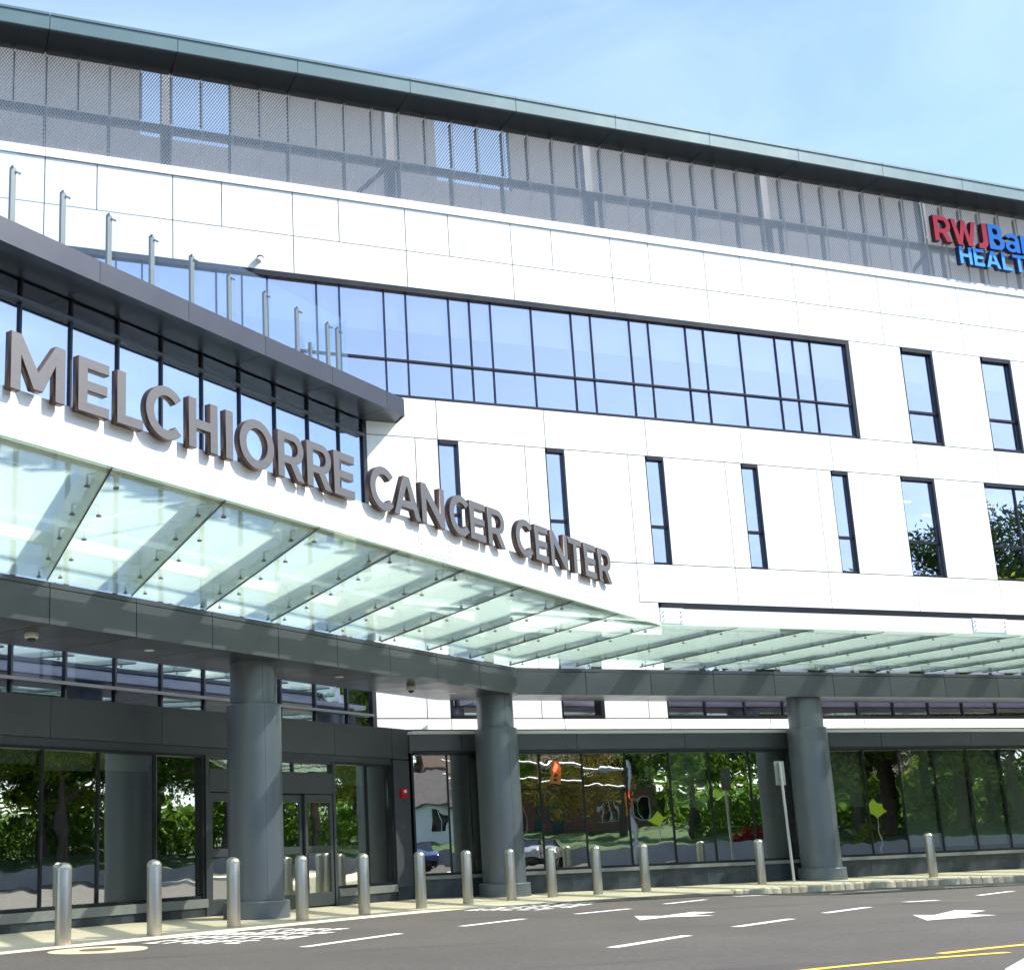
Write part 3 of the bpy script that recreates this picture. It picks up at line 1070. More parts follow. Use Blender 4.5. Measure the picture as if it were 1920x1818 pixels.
# entrance box below
BF = frame(11.17, -0.85)
BT, BB = 3.95, 3.22
bj = [A0, -13.4, -10.76, -8.12, -5.48, -2.85, -.66, -.0]
for a, b in zip(bj[:-1], bj[1:]):
    obj('fascia_panel', MB().box(a + .006, b - .006, 0, .05, BB + .03, BT, BF), 'dark', wing)
obj('canopy_slab', MB().box(A0, -.02, .055, .85, BB + .02, BT - .04, BF), 'backing', wing)
obj('head_trim', MB().box(A0, -.70, .03, .14, 3.10, BB + .02, BF), 'frame_mid', wing)
obj('corner_panel', MB().box(-.64, -.0, .0, .05, .34, BB, BF), 'dark', wing)
obj('corner_panel', MB().box(-.045, .0, .055, .55, .34, BB, BF), 'dark', wing)
obj('corner_base', MB().box(-.66, .0, -.012, .35, -.1, .335, BF), 'granite', wing)
def shop(a0, a1, z0, z1, mulls, shade=None):
    return window(BF, wing, a0, a1, z0, z1, mulls, [], 0.02, 'glass_low', rec=.09, fw=.05, mw=.045, shade=shade, shade_mat='shade_green', frame_mat='frame', cap=-.01)
shop(A0, -6.99, .42, 3.10, [-15.7, -14.5, -13.3, -12.06, -10.84, -9.59, -8.22], shade=lambda i, a, b: {3: 2.75, 4: 2.8, 5: 2.72, 6: 2.75}.get(i))
shop(-2.88, -.70, .42, 3.10, [-1.60], shade=lambda i, a, b: 2.62 if i == 0 else None)
for a, b in ((A0, -6.93), (-2.86, -.68)):
    obj('sill', MB().box(a, b, -.03, .18, .25, .41, BF), 'sill', wing)
    x = a
    while x < b - .1:
        e_ = min(x + 1.2, b)
        obj('granite_panel', MB().box(x + .003, e_ - .003, .0, .2, -.1, .245, BF), 'granite', wing)
        x = e_
# sliding doors
dr = obj('door', MB().box(-6.97, -6.88, -.02, .16, .08, 3.10, BF).box(-2.98, -2.90, -.02, .16, .08, 3.10, BF).box(-6.87, -2.99, -.02, .14, 2.40, 2.84, BF)
         .box(-6.87, -2.99, .0, .12, 3.04, 3.10, BF).box(-5.6, -5.55, .02, .10, 2.85, 3.03, BF).box(-4.3, -4.25, .02, .10, 2.85, 3.03, BF), 'frame_mid', wing)
obj('pane', pane_mb(BF, -6.86, -3.0, .06, 2.85, 3.03), 'glass_low', dr, fix=False)
for a, b, n0 in ((-6.86, -5.93, .0), (-5.92, -4.94, .07), (-4.93, -3.95, .07), (-3.94, -3.0, .0)):
    m = MB()
    m.box(a, a + .09, n0, n0 + .06, .10, 2.38, BF)
    m.box(b - .09, b, n0, n0 + .06, .10, 2.38, BF)
    m.box(a + .09, b - .09, n0, n0 + .06, .10, .36, BF)
    m.box(a + .09, b - .09, n0, n0 + .06, 1.17, 1.32, BF)
    m.box(a + .09, b - .09, n0, n0 + .06, 2.22, 2.38, BF)
    lf = obj('door_leaf', m, 'frame_mid', wing)
    obj('pane', pane_mb(BF, a + .09, b - .09, n0 + .025, .36, 1.17), 'glass_low', lf, fix=False)
    obj('pane', pane_mb(BF, a + .09, b - .09, n0 + .025, 1.32, 2.22), 'glass_low', lf, fix=False)
# lobby
qa, qb = BF(A0 + .2, .35, 0), BF(-.1, .6, 0)
m = MB()
m.prism([qa[:2], qb[:2], (10.4, -.26), (qa[0], -.26)], .02, .10)
obj('lobby_floor', m, 'steel_grey', wing)
m = MB()
m.prism([qa[:2], BF(-.1, .9, 0)[:2], (10.4, -.26), (qa[0], -.26)], 3.30, 3.45)
obj('lobby_ceiling', m, 'interior', wing)
m = MB()
m.cyl(BF(-11.35, 1.1, 0)[:2], .40, .1, 3.3, n=24)
obj('lobby_column', m, 'steel_dark', wing, smooth=40)
m = MB()
m.box(-10.7, -9.75, .5, 1.0, .1, 3.1, BF)
m.box(-2.8, -1.5, .6, .8, .1, 3.1, BF)
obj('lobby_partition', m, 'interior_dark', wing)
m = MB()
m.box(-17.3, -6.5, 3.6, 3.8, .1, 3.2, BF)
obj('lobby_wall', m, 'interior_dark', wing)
la, lb = WF(A0, .1, 0), WF(A0, 1.0, 0)
obj('side_wall', MB().prism([WF(A0, .12, 0)[:2], WF(A0 + .3, .12, 0)[:2], (la[0] + .2, BW), (la[0] - .1, BW)], 0, 11.82), 'dark', wing)

# ------------------------------------------------------------------ glass canopy with beam and columns
KX, KY = 13.60, -2.0                                  # kink of the inner beam
OX, OY = 13.69, -8.10                                 # kink of the outer edge
KF = frame(KX, KY)
OF = frame(OX, OY)
CE = 38.0                                             # right end
KA = -17.6                                            # left end along the wing direction
can = thing('glass_canopy', (13.2, -1.45, gz(13)), 'white edged glass entrance canopy on a dark beam and grey round columns', 'canopy')
ZB0, ZB1 = 4.66, 5.30
kj = [KA, -15.9, -14.13, -12.36, -10.58, -8.82, -7.05, -5.28, -3.51, -1.75, 0]
def bev(p, n_):
    return p
for a, b in zip(kj[:-1], kj[1:]):
    obj('beam_panel', MB().box(a + .008, b - .008, 0, .04, ZB0, 5.205, KF), 'dark', can)
    obj('beam_cap', MB().box(a + .008, b - .008, .01, .30, 5.222, ZB1, KF), 'dark', can)
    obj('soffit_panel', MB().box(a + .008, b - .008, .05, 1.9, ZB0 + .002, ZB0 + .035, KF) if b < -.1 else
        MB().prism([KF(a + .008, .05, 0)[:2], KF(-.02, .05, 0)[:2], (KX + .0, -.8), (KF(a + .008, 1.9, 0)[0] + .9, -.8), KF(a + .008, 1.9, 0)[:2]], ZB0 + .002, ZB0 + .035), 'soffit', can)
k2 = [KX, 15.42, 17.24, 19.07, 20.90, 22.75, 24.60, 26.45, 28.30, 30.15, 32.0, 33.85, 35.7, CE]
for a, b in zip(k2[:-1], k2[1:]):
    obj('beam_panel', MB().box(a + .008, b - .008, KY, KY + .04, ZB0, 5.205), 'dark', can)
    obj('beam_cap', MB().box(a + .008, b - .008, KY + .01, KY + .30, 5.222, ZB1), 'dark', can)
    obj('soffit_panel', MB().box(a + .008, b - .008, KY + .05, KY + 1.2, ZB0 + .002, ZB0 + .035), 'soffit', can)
m = MB()
m.box(KA + .02, -.05, .05, 1.85, ZB0 + .04, ZB0 + .14, KF)
m.box(KA + .02, -.05, .05, .25, ZB0 + .141, 5.20, KF)
m.box(KX + .05, CE - .02, KY + .05, KY + 1.15, ZB0 + .04, ZB0 + .14)
m.box(KX + .05, CE - .02, KY + .05, KY + .25, ZB0 + .141, 5.20)
obj('beam', m, 'steel_grey', can)
# columns
for cx, cy in ((6.02, -6.18), (13.18, -1.50), (22.2, -1.42)):
    g0 = gz(cx)
    m = MB().lathe((cx, cy, 0), [(.505, g0), (.505, 3.88), (.49, 3.895), (.435, 3.90), (.435, ZB0 + .003)], n=64)
    co = obj('column', m, 'column', can, smooth=30)
    obj('column_base', MB().lathe((cx, cy, 0), [(.60, g0 - .05), (.60, g0 + .30), (.585, g0 + .315), (.51, g0 + .32)], n=64), 'column', co, smooth=30)
    # vertical joint of the cladding
    for aa in (-1.42, -1.42 + math.pi):
        dx, dy = math.cos(aa), math.sin(aa)
        m = MB()
        for r_, z0, z1 in ((.5065, g0 + .32, 3.88), (.4365, 3.90, ZB0)):
            t_ = Vector((-dy, dx)) * .006
            p = Vector((cx + dx * r_, cy + dy * r_))
            q = Vector((cx + dx * (r_ - .02), cy + dy * (r_ - .02)))
            m.prism([tuple(p - t_), tuple(p + t_), tuple(q + t_), tuple(q - t_)], z0, z1)
        obj('joint_strip', m, 'backing', co)

ZGI, ZGO = 5.42, 5.24                                 # glass level at beam and at outer edge
def out_y(s):                                         # outer edge line
    return OY + (s - OX) * math.tan(PHI) if s < OX else OY
def in_y(s):
    return KY + (s - KX) * math.tan(PHI) if s < KX else KY
def gl_z(s, t):
    return ZGI + (ZGO - ZGI) * t
ribs = [KX + CP * x for x in kj[1:-1]] + [KX + .045] + [x + .03 for x in k2[1:-1]]
ribs = sorted(ribs)
ends = [KX + CP * KA] + ribs + [CE]
for a, b in zip(ends[:-1], ends[1:]):
    # one glass sheet per bay, sides square to the main facade
    a_, b_ = a + .009, b - .009
    th = .022
    P = [(a_, in_y(a_) + .55, 0), (b_, in_y(b_) + .55, 0), (b_, out_y(b_) - .03, 1), (a_, out_y(a_) - .03, 1)]
    m = MB()
    vs = []
    for dz in (0, th):
        for (x, y, t) in P:
            zz = ZGI + .016 if t == 0 else ZGO
            vs.append((x, y, zz + dz))
    m.add(vs, [(0, 1, 2, 3), (7, 6, 5, 4), (0, 4, 5, 1), (1, 5, 6, 2), (2, 6, 7, 3), (3, 7, 4, 0)])
    obj('glass_pane', m, 'canopy_glass', can)
for s_ in ribs:
    yi, yo = in_y(s_), out_y(s_)
    # joint seal
    m = MB()
    m.add([(s_ - .008, yi + .5, ZGI - .002), (s_ + .008, yi + .5, ZGI - .002), (s_ + .008, yo, ZGO - .004), (s_ - .008, yo, ZGO - .004),
           (s_ - .008, yi + .5, ZGI + .03), (s_ + .008, yi + .5, ZGI + .03), (s_ + .008, yo, ZGO + .03), (s_ - .008, yo, ZGO + .03)],
          [(0, 3, 2, 1), (4, 5, 6, 7), (0, 1, 5, 4), (1, 2, 6, 5), (2, 3, 7, 6), (3, 0, 4, 7)])
    obj('joint_seal', m, 'frame', can)
    # tapered white rib above the glass, deeper at the beam
    m = MB()
    hw = .085
    y_a, y_b = yi + .45, yo + .25
    zb = lambda y: ZGI + (ZGO - ZGI) * ((yi + .5 - y) / (yi + .5 - yo)) + .13
    prof = [(y_a, zb(y_a)), (y_b, zb(y_b)), (y_b, zb(y_b) + .26), (y_a, zb(y_a) + .55)]
    vs = [(s_ - hw, y, z) for y, z in prof] + [(s_ + hw, y, z) for y, z in prof]
    m.add(vs, [(0, 1, 2, 3), (7, 6, 5, 4), (0, 4, 5, 1), (1, 5, 6, 2), (2, 6, 7, 3), (3, 7, 4, 0)])
    rb = obj('rib', m, 'white_steel', can)
    m = MB()
    for q in range(5):
        y = yi + .12 + (yo + .75 - yi - .12) * q / 4
        zg = ZGI + (ZGO - ZGI) * ((yi + .5 - y) / (yi + .5 - yo))
        for sg in (-1, 1):
            x = s_ + sg * .16
            m.cyl((x, y), .034, zg - .022, zg - .002, n=10)
            m.cyl((x, y), .014, zg - .002, zg + .12, n=8)
            m.tube((x, y, zg + .12), (s_, y, zg + .16), .012, n=6)
    obj('point_fixing', m, 'steel_dark', rb, smooth=40)['kind'] = 'stuff'
# wind bracing rods above the glass
for i in range(1, len(ribs) - 2, 3):
    a, b = ribs[i], ribs[i + 1]
    m = MB().tube((a, in_y(a) - 2.2, 5.62), (b, out_y(b) + 1.0, 5.55), .014, n=6)
    m.tube((a * .62 + b * .38, (in_y(a) - 2.2) * .62 + (out_y(b) + 1) * .38, 5.593), (a * .5 + b * .5, (in_y(a) - 2.2) * .5 + (out_y(b) + 1) * .5, 5.585), .032, n=8)
    obj('tie_rod', m, 'white_steel', can)
# purlins and outer edge beam
m = MB()
m.box(KA + .5, 0.3, -.72, -.60, 5.64, 5.82, KF)
obj('purlin', m, 'white_steel', can)
obj('purlin', MB().box(KX + .3, CE - .5, KY - .72, KY - .60, 5.64, 5.82), 'white_steel', can)
fj = [-17.9, -8.0, -.10]
for a, b in zip(fj[:-1], fj[1:]):
    obj('edge_beam', MB().box(a + .002, b - .002, 0, .16, 5.27, 5.59, OF), 'white_steel', can)
obj('edge_beam', MB().prism([OF(-.10, 0, 0)[:2], (OX, OY), (OX, OY + .16), OF(-.10, .16, 0)[:2]], 5.272, 5.588), 'white_steel', can)
for a, b in ((OX, 21.9), (21.9, 30.0), (30.0, CE)):
    obj('edge_beam', MB().box(a + .002, b - .002, OY, OY + .16, 5.27, 5.59), 'white_steel', can)
# round pipe under the edge, seen through the glass
m = MB()
m.tube(OF(-17.8, .22, 5.35), OF(-.05, .22, 5.35), .085, n=16)
obj('edge_pipe', m, 'white_steel', can, smooth=40)
obj('edge_pipe', MB().tube((OX + .05, OY + .24, 5.35), (CE - .05, OY + .24, 5.35), .085, n=16), 'white_steel', can, smooth=40)
obj('glass_edge', MB().box(-17.8, -.04, -.045, -.032, ZGO + .002, ZGO + .020, OF), 'glass_edge', can)
obj('glass_edge', MB().box(OX + .02, CE, OY - .045, OY - .032, ZGO + .002, ZGO + .020), 'glass_edge', can)
def splice(fr, a0, a1, y):
    m = MB().box(a0, a1, y - .012, y - .001, 5.30, 5.60, fr)
    o = obj('splice_plate', m, 'white_steel', can)
    m = MB()
    for a in (a0 + .06, a1 - .06):
        for z in (5.35, 5.44, 5.53):
            p = fr(a, y - .012, z)
            q = fr(a, y - .026, z)
            m.tube(p, q, .013, n=8)
    obj('bolt', m, 'steel_grey', o)['kind'] = 'stuff'
splice(OF, -8.40, -7.55, 0)
splice(OF, -.62, -.11, 0)
splice(main, OX + .03, OX + .55, OY)
splice(main, 21.5, 22.45, OY)

# ------------------------------------------------------------------ letters
def arc(cx, cy, rx, ry, a0, a1, n=18):
    return [(cx + rx * math.cos(math.radians(a0 + (a1 - a0) * i / n)), cy + ry * math.sin(math.radians(a0 + (a1 - a0) * i / n))) for i in range(n + 1)]
def glyph(ch, w_):
    t, h = .215, .19
    if ch == 'I':
        return [[(0, 0), (w_, 0), (w_, 1), (0, 1)]]
    if ch == 'L':
        return [[(0, 0), (w_, 0), (w_, h), (t, h), (t, 1), (0, 1)]]
    if ch == 'E':
        return [[(0, 0), (w_, 0), (w_, h), (t, h), (t, .5 - h * .48), (w_ * .94, .5 - h * .48), (w_ * .94, .5 + h * .48), (t, .5 + h * .48), (t, 1 - h), (w_, 1 - h), (w_, 1), (0, 1)]]
    if ch == 'H':
        return [[(0, 0), (t, 0), (t, .5 - h / 2), (w_ - t, .5 - h / 2), (w_ - t, 0), (w_, 0), (w_, 1), (w_ - t, 1), (w_ - t, .5 + h / 2), (t, .5 + h / 2), (t, 1), (0, 1)]]
    if ch == 'T':
        return [[(w_ / 2 - t / 2, 0), (w_ / 2 + t / 2, 0), (w_ / 2 + t / 2, 1 - h), (w_, 1 - h), (w_, 1), (0, 1), (0, 1 - h), (w_ / 2 - t / 2, 1 - h)]]
    if ch == 'M':
        m_ = w_ / 2
        return [[(0, 0), (t, 0), (t, .62), (m_ - .10, .10), (m_ + .10, .10), (w_ - t, .62), (w_ - t, 0), (w_, 0), (w_, 1), (w_ - t, 1), (m_, .42), (t, 1), (0, 1)]]
    if ch == 'N':
        return [[(0, 0), (t, 0), (t, .63), (w_ - t * .92, 0), (w_, 0), (w_, 1), (w_ - t, 1), (w_ - t, .37), (t * .92, 1), (0, 1)]]
    if ch == 'A':
        m_ = w_ / 2
        return [[(0, 0), (t * 1.05, 0), (t * 1.05 + .09, .22), (w_ - t * 1.05 - .09, .22), (w_ - t * 1.05, 0), (w_, 0), (m_ + .115, 1), (m_ - .115, 1)],
                [(t * 1.05 + .165, .40), (m_, .76), (w_ - t * 1.05 - .165, .40)]]
    if ch == 'O':
        m_ = w_ / 2
        return [arc(m_, .5, m_, .52, 0, 360, 48)[:-1], arc(m_, .5, m_ - t, .52 - h, 360, 0, 40)[:-1]]
    if ch == 'C':
        r_ = .53
        return [arc(r_, .5, r_, .52, 42, 318, 36) + arc(r_, .5, r_ - t, .52 - h, 318, 42, 30)]
    if ch == 'R':
        out_ = [(0, 0), (t, 0), (t, .32), (w_ * .46, .32), (w_ - t * 1.16, 0), (w_, 0), (w_ * .70, .375)] + arc(w_ - .36, .67, .335, .33, -55, 90, 16) + [(0, 1)]
        hole = [(t, .50), (t, .83)] + arc(w_ - .38, .665, .155, .165, 90, -90, 12)
        return [out_, hole]
    if ch == 'W':
        m_ = w_ / 2
        q = .20
        return [[(0, 1), (q, 1), (.33 * w_ - .035, .36), (m_ - .09, 1), (m_ + .09, 1), (.67 * w_ + .035, .36), (w_ - q, 1), (w_, 1), (.735 * w_ + .06, 0), (.735 * w_ - .13, 0), (m_, .58), (.265 * w_ + .13, 0), (.265 * w_ - .06, 0)]]
    if ch == 'J':
        return [[(w_, 1), (w_ - t, 1), (w_ - t, .33)] + arc(w_ - t - .14, .33, .14, .15, 0, -120, 8) + [(.06, .12 - .12)] + arc(w_ - .33, .29, .33, .31, -120, 0, 14)]
    if ch == 'B':
        out_ = [(0, 0), (w_ - .30, 0)] + arc(w_ - .30, .28, .30, .28, -90, 62, 14) + arc(w_ - .335, .745, .27, .255, -40, 90, 12) + [(0, 1)]
        h1 = [(t, .17), (t, .42)] + arc(w_ - .34, .295, .12, .125, 90, -90, 10)
        h2 = [(t, .60), (t, .84)] + arc(w_ - .38, .72, .10, .12, 90, -90, 10)
        return [out_, h1, h2]
    if ch == 'a':
        r_ = .36
        out_ = [(w_, 0), (w_, .46)] + arc(w_ - .34, .46, .34, .29, 0, 150, 14) + arc(w_ - .34, .45, .17, .14, 140, 20, 8) + [(w_ - .19, .45)] + arc(.30, .225, .30, .235, 75, 300, 20) + [(w_ - .19, .07), (w_ - .19, 0)]
        hole = arc(.315, .22, .125, .09, 0, 360, 18)[:-1][::-1]
        return [out_, hole]
    if ch == 'r':
        return [[(0, 0), (.19, 0), (.19, .40)] + arc(.42, .38, .23, .17, 180, 85, 8) + [(.46, .75)] + arc(.40, .44, .22, .30, 80, 140, 6) + [(.19, .74), (0, .74)]]
    return []

def extrude_glyph(ch, wd, hgt, depth, mats):
    """letter as a mesh: x to the right, z up, front face at y=0"""
    polys = glyph(ch, wd / hgt)
    cu = bpy.data.curves.new('letter', 'CURVE')
    cu.dimensions = '2D'
    cu.fill_mode = 'BOTH'
    cu.extrude = depth / 2
    cu.bevel_depth = 0.004
    cu.bevel_resolution = 0
    cu.offset = -0.004
    for p in polys:
        sp = cu.splines.new('POLY')
        sp.points.add(len(p) - 1)
        for q, (x, y) in zip(sp.points, p):
            q.co = (x * hgt, y * hgt, 0, 1)
        sp.use_cyclic_u = True
    tmp = bpy.data.objects.new('letter_tmp', cu)
    COL.objects.link(tmp)
    dg = bpy.context.evaluated_depsgraph_get()
    me = bpy.data.meshes.new_from_object(tmp.evaluated_get(dg))
    bpy.data.objects.remove(tmp)
    bpy.data.curves.remove(cu)
    me.name = 'letter'
    me.materials.clear()
    for m_ in mats:
        me.materials.append(MT[m_])
    # curve lies in XY: turn it upright (y -> z, z -> -y so the front faces -Y)
    for v in me.vertices:
        x, y, z = v.co
        v.co = (x, -z + depth / 2, y)
    if len(mats) > 1:
        me.update()
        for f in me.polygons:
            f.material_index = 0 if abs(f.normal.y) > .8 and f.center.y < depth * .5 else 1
    me.update()
    return me

sign = thing('letter_sign', OF(-9, -.1, 5.6), 'long row of brown metal capital letters reading along the canopy edge', 'sign')
obj('letter_rail', MB().box(-15.66, -1.75, .02, .075, 5.595, 5.785, OF), 'white_steel', sign)
LET = [('M', -15.70, .69), ('E', -14.84, .43), ('L', -14.30, .385), ('C', -13.88, .54), ('H', -13.21, .485), ('I', -12.59, .13), ('O', -12.35, .64),
       ('R', -11.64, .52), ('R', -11.07, .52), ('E', -10.51, .45), ('C', -9.71, .56), ('A', -9.16, .67), ('N', -8.46, .61), ('C', -7.72, .55),
       ('E', -7.14, .45), ('R', -6.62, .53), ('C', -5.75, .54), ('E', -5.11, .44), ('N', -4.58, .60), ('T', -3.94, .50), ('E', -3.34, .45), ('R', -2.79, .52)]
cache = {}
for ch, a, wd in LET:
    key = (ch, wd)
    if key not in cache:
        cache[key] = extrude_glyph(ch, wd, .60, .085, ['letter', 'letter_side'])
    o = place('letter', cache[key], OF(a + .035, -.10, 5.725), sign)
    o.rotation_euler = (0, 0, PHI)

s2 = thing('building_sign', (31.9, BW - .3, 18.6), 'red and blue raised letters mounted on the metal mesh under the roof', 'sign')
SY = BW - .24
def put(ch, s_, z, wd, h_, col_):
    me = extrude_glyph(ch, wd, h_, .16, [col_ + '_letter', col_ + '_side'])
    place('letter', me, (s_, SY, z), s2)
put('R', 29.98, 19.36, .70, .88, 'red')
put('W', 30.69, 19.33, 1.02, .88, 'red')
put('J', 31.70, 19.34, .46, .88, 'red')
put('B', 32.21, 19.36, .64, .88, 'blue')
put('a', 32.88, 19.36, .60, .88, 'blue')
put('r', 33.55, 19.36, .46, .88, 'blue')
xx = 30.88
for ch, wd in (('H', .50), ('E', .43), ('A', .60), ('L', .40), ('T', .52), ('H', .50)):
    put(ch, xx, 18.68, wd, .60, 'blue')
    xx += wd + .07
obj('sign_rail', MB().box(29.8, 34.4, SY + .17, SY + .21, 19.50, 19.57), 'white_steel', s2)
obj('sign_rail', MB().box(30.7, 34.4, SY + .17, SY + .21, 18.80, 18.90), 'white_steel', s2)

# ------------------------------------------------------------------ balustrade on the wing roof
bal = thing('glass_balustrade', WF(-6, -.7, 12.24), 'frameless glass balustrade with slim steel posts on the wing roof terrace', 'balustrade')
BN = -.70
posts = [-15.1, -13.93, -12.77, -11.6, -10.43, -9.27, -8.11, -6.95, -5.78, -4.59, -3.45, -2.29, -1.90]
for a in posts:
    p = obj('post', MB().box(a - .055, a + .055, BN + .03, BN + .09, 12.25, 13.55, WF), 'post_steel', bal)
    m = MB()
    m.box(a + .03, a + .14, BN + .0, BN + .03, 13.46, 13.49, WF)
    m.box(a - .05, a - .02, BN + .0, BN + .05, 13.53, 13.57, WF)
    obj('clamp', m, 'frame_mid', p)
gp = [-15.6] + [a + .09 for a in posts[:-1]] + [-1.58]
for a, b in zip(gp[:-1], gp[1:]):
    obj('glass_pane', MB().box(a + .008, b - .008, BN - .008, BN + .008, 12.30, 13.84, WF), 'glass_clear', bal)
for n0, n1 in ((BN + .02, BN + .72), (BN + .74, BN + 1.66)):
    obj('glass_pane', MB().box(-1.60, -1.585, n0, n1, 12.30, 13.84, WF), 'glass_clear', bal)
for n0 in (BN + .22, BN + 1.1):
    p = obj('post', MB().box(-1.68, -1.63, n0 - .04, n0 + .04, 12.25, 13.55, WF), 'post_steel', bal)
    obj('clamp', MB().box(-1.63, -1.57, n0 - .015, n0 + .10, 13.4, 13.43, WF), 'frame_mid', p)

# ------------------------------------------------------------------ bollards
def bollard(c, label):
    s_, d_ = c
    z = gz(s_)
    t = thing('bollard', (s_, d_, z), label, 'bollard', 'steel bollards along the pavement edge')
    return t
BM_post = make_mesh('post', MB().lathe((0, 0, 0), [(.108, 0), (.108, .985), (.1065, .99)], n=40), 'stainless', 35, (0, 0, 0))[0]
BM_cap = make_mesh('cap', MB().lathe((0, 0, 0), [(.1085, .99), (.112, .996), (.111, 1.008), (.098, 1.04), (.070, 1.066), (.035, 1.08), (.008, 1.084)], n=40), 'stainless', 50, (0, 0, 0))[0]
BM_col = make_mesh('base_ring', MB().lathe((0, 0, 0), [(.118, 0), (.118, .012), (.110, .014)], n=40), 'stainless', 35, (0, 0, 0))[0]
BOL = [(2.06, -11.07), (3.49, -9.95), (4.97, -8.75), (6.42, -7.68), (7.88, -6.71), (9.53, -5.36), (10.93, -4.45), (12.29, -3.68), (13.58, -3.08),
       (14.80, -2.95), (16.26, -2.60), (19.95, -1.95), (24.1, -3.20)]
BL = ['stainless steel bollard beside the manhole end of the pavement, in front of the lobby windows',
      'stainless steel bollard before the lobby glass, second along from the manhole',
      'stainless steel bollard directly in front of the large round column by the doors',
      'stainless steel bollard in front of the sliding entrance doors',
      'stainless steel bollard in front of the dark window beside the doors',
      'stainless steel bollard below the red fire alarm corner',
      'stainless steel bollard between the alarm corner and the middle column',
      'stainless steel bollard in front of the middle column',
      'stainless steel bollard just right of the middle column',
      'stainless steel bollard second to the right of the middle column',
      'stainless steel bollard at the last of the close row, before the wide gap',
      'stainless steel bollard next to the thin sign post',
      'lone stainless steel bollard on the kerb stones past the third column']
for c, lb_ in zip(BOL, BL):
    t = bollard(c, lb_)
    z = gz(c[0]) + .008
    for nm, me in (('post', BM_post), ('cap', BM_cap), ('base_ring', BM_col)):
        o = place(nm, me, (c[0], c[1], z), t)
        o.rotation_euler = (0, 0, rnd.uniform(0, 6))

# ------------------------------------------------------------------ small fittings
sp = thing('sign_post', (20.92, -1.92, gz(21)), 'thin leaning steel post carrying a small sign seen from behind', 'sign post')
lean = Vector((-.10, 0, 0))
obj('post', MB().tube((20.92, -1.92, gz(21)), (20.86, -1.92, 3.0), .035, n=10), 'galv', sp, smooth=40)
obj('sign_plate', MB().box(20.72, 21.02, -1.875, -1.868, 2.42, 3.02), 'sign_back', sp)

def dome(p, label):
    t = thing('dome_camera', p, label, 'camera', 'dome cameras under the canopy beam')
    obj('housing', MB().lathe(p, [(.085, 0), (.105, -.03), (.105, -.085), (.095, -.095)], n=24), 'white_plastic', t, smooth=40)
    prof = [(.07 * math.cos(a), -.09 - .065 * math.sin(a)) for a in [i * math.pi / 2 / 6 for i in range(6)]] + [(.004, -.155)]
    obj('dome', MB().lathe(p, prof, n=20), 'black', t, smooth=60)
dome(KF(-13.85, .75, ZB0), 'white dome security camera under the dark beam above the lobby windows')
dome(KF(-3.45, .75, ZB0), 'white dome security camera under the dark beam near the middle column')
for a, lb_ in ((-11.25, 'small round recessed downlight in the beam soffit left of the first column'), (-5.9, 'small round recessed downlight in the beam soffit right of the first column'), (-1.6, 'small round recessed downlight in the beam soffit beside the middle column')):
    p = KF(a, .85, ZB0)
    o = obj('downlight', MB().cyl(p[:2], .085, ZB0 - .008, ZB0 + .002, n=20), 'downlight')
    tag(o, lb_, 'light', 'downlights in the beam soffit')
bc = thing('security_camera', (7.92, BW, 15.98), 'small white bullet camera with black top fixed to the white wall', 'camera')
obj('mount', MB().lathe((7.92, BW - .05, 15.96), [(.05, -.03), (.085, -.02), (.085, .03), (.06, .05)], n=20), 'black', bc, smooth=40)
obj('housing', MB().tube((7.93, BW - .06, 15.95), (7.84, BW - .16, 15.80), .062, .07, n=18), 'white_plastic', bc, smooth=40)
fa = thing('fire_alarm', BF(-.32, 0, 2.34), 'red fire alarm strobe box on the dark corner panel', 'alarm')
obj('housing', MB().box(-.43, -.21, -.07, -.002, 2.34, 2.57, BF), 'alarm', fa)
obj('strobe_lens', MB().box(-.36, -.28, -.10, -.071, 2.46, 2.53, BF), 'lamp_clear', fa)

# ------------------------------------------------------------------ across the street (seen in the glass)
CX, CY = 10.0, -15.0
def bank_z(r):
    return .55 + max(0, r - 42) * .055
m = MB()
na, rad = 60, [40.3, 42, 46, 52, 60, 75, 110, 200]
ang = [math.radians(-175 + 192 * i / (na - 1)) for i in range(na)]
for a in ang:
    for r_ in rad:
        m.v.append((CX + r_ * math.cos(a), CY + r_ * math.sin(a), bank_z(r_) + .25 * math.sin(a * 9 + r_ * .2) * min(1, (r_ - 40.3) / 8)))
nr = len(rad)
for i in range(na - 1):
    for j in range(nr - 1):
        m.f.append((i * nr + j, i * nr + j + 1, (i + 1) * nr + j + 1, (i + 1) * nr + j))
        m.mi.append(0)
struct('lawn', m, 'grass', smooth=60, fix=True)
m = MB()
for i in range(na - 1):
    a, b = ang[i], ang[i + 1]
    r0, r1 = 40.0, 40.35
    h0 = .75 + .10 * math.sin(i * .9)
    h1 = .75 + .10 * math.sin((i + 1) * .9)
    q = [(CX + r * math.cos(t), CY + r * math.sin(t), z) for t, h in ((a, h0), (b, h1)) for r in (r0, r1) for z in (-.3, h)]
    m.add(q, [(0, 4, 5, 1), (2, 3, 7, 6), (1, 5, 7, 3)])
rw = obj('retaining_wall', m, 'wallconc')
tag(rw, 'long low concrete retaining wall along the lawn across the road', 'wall')

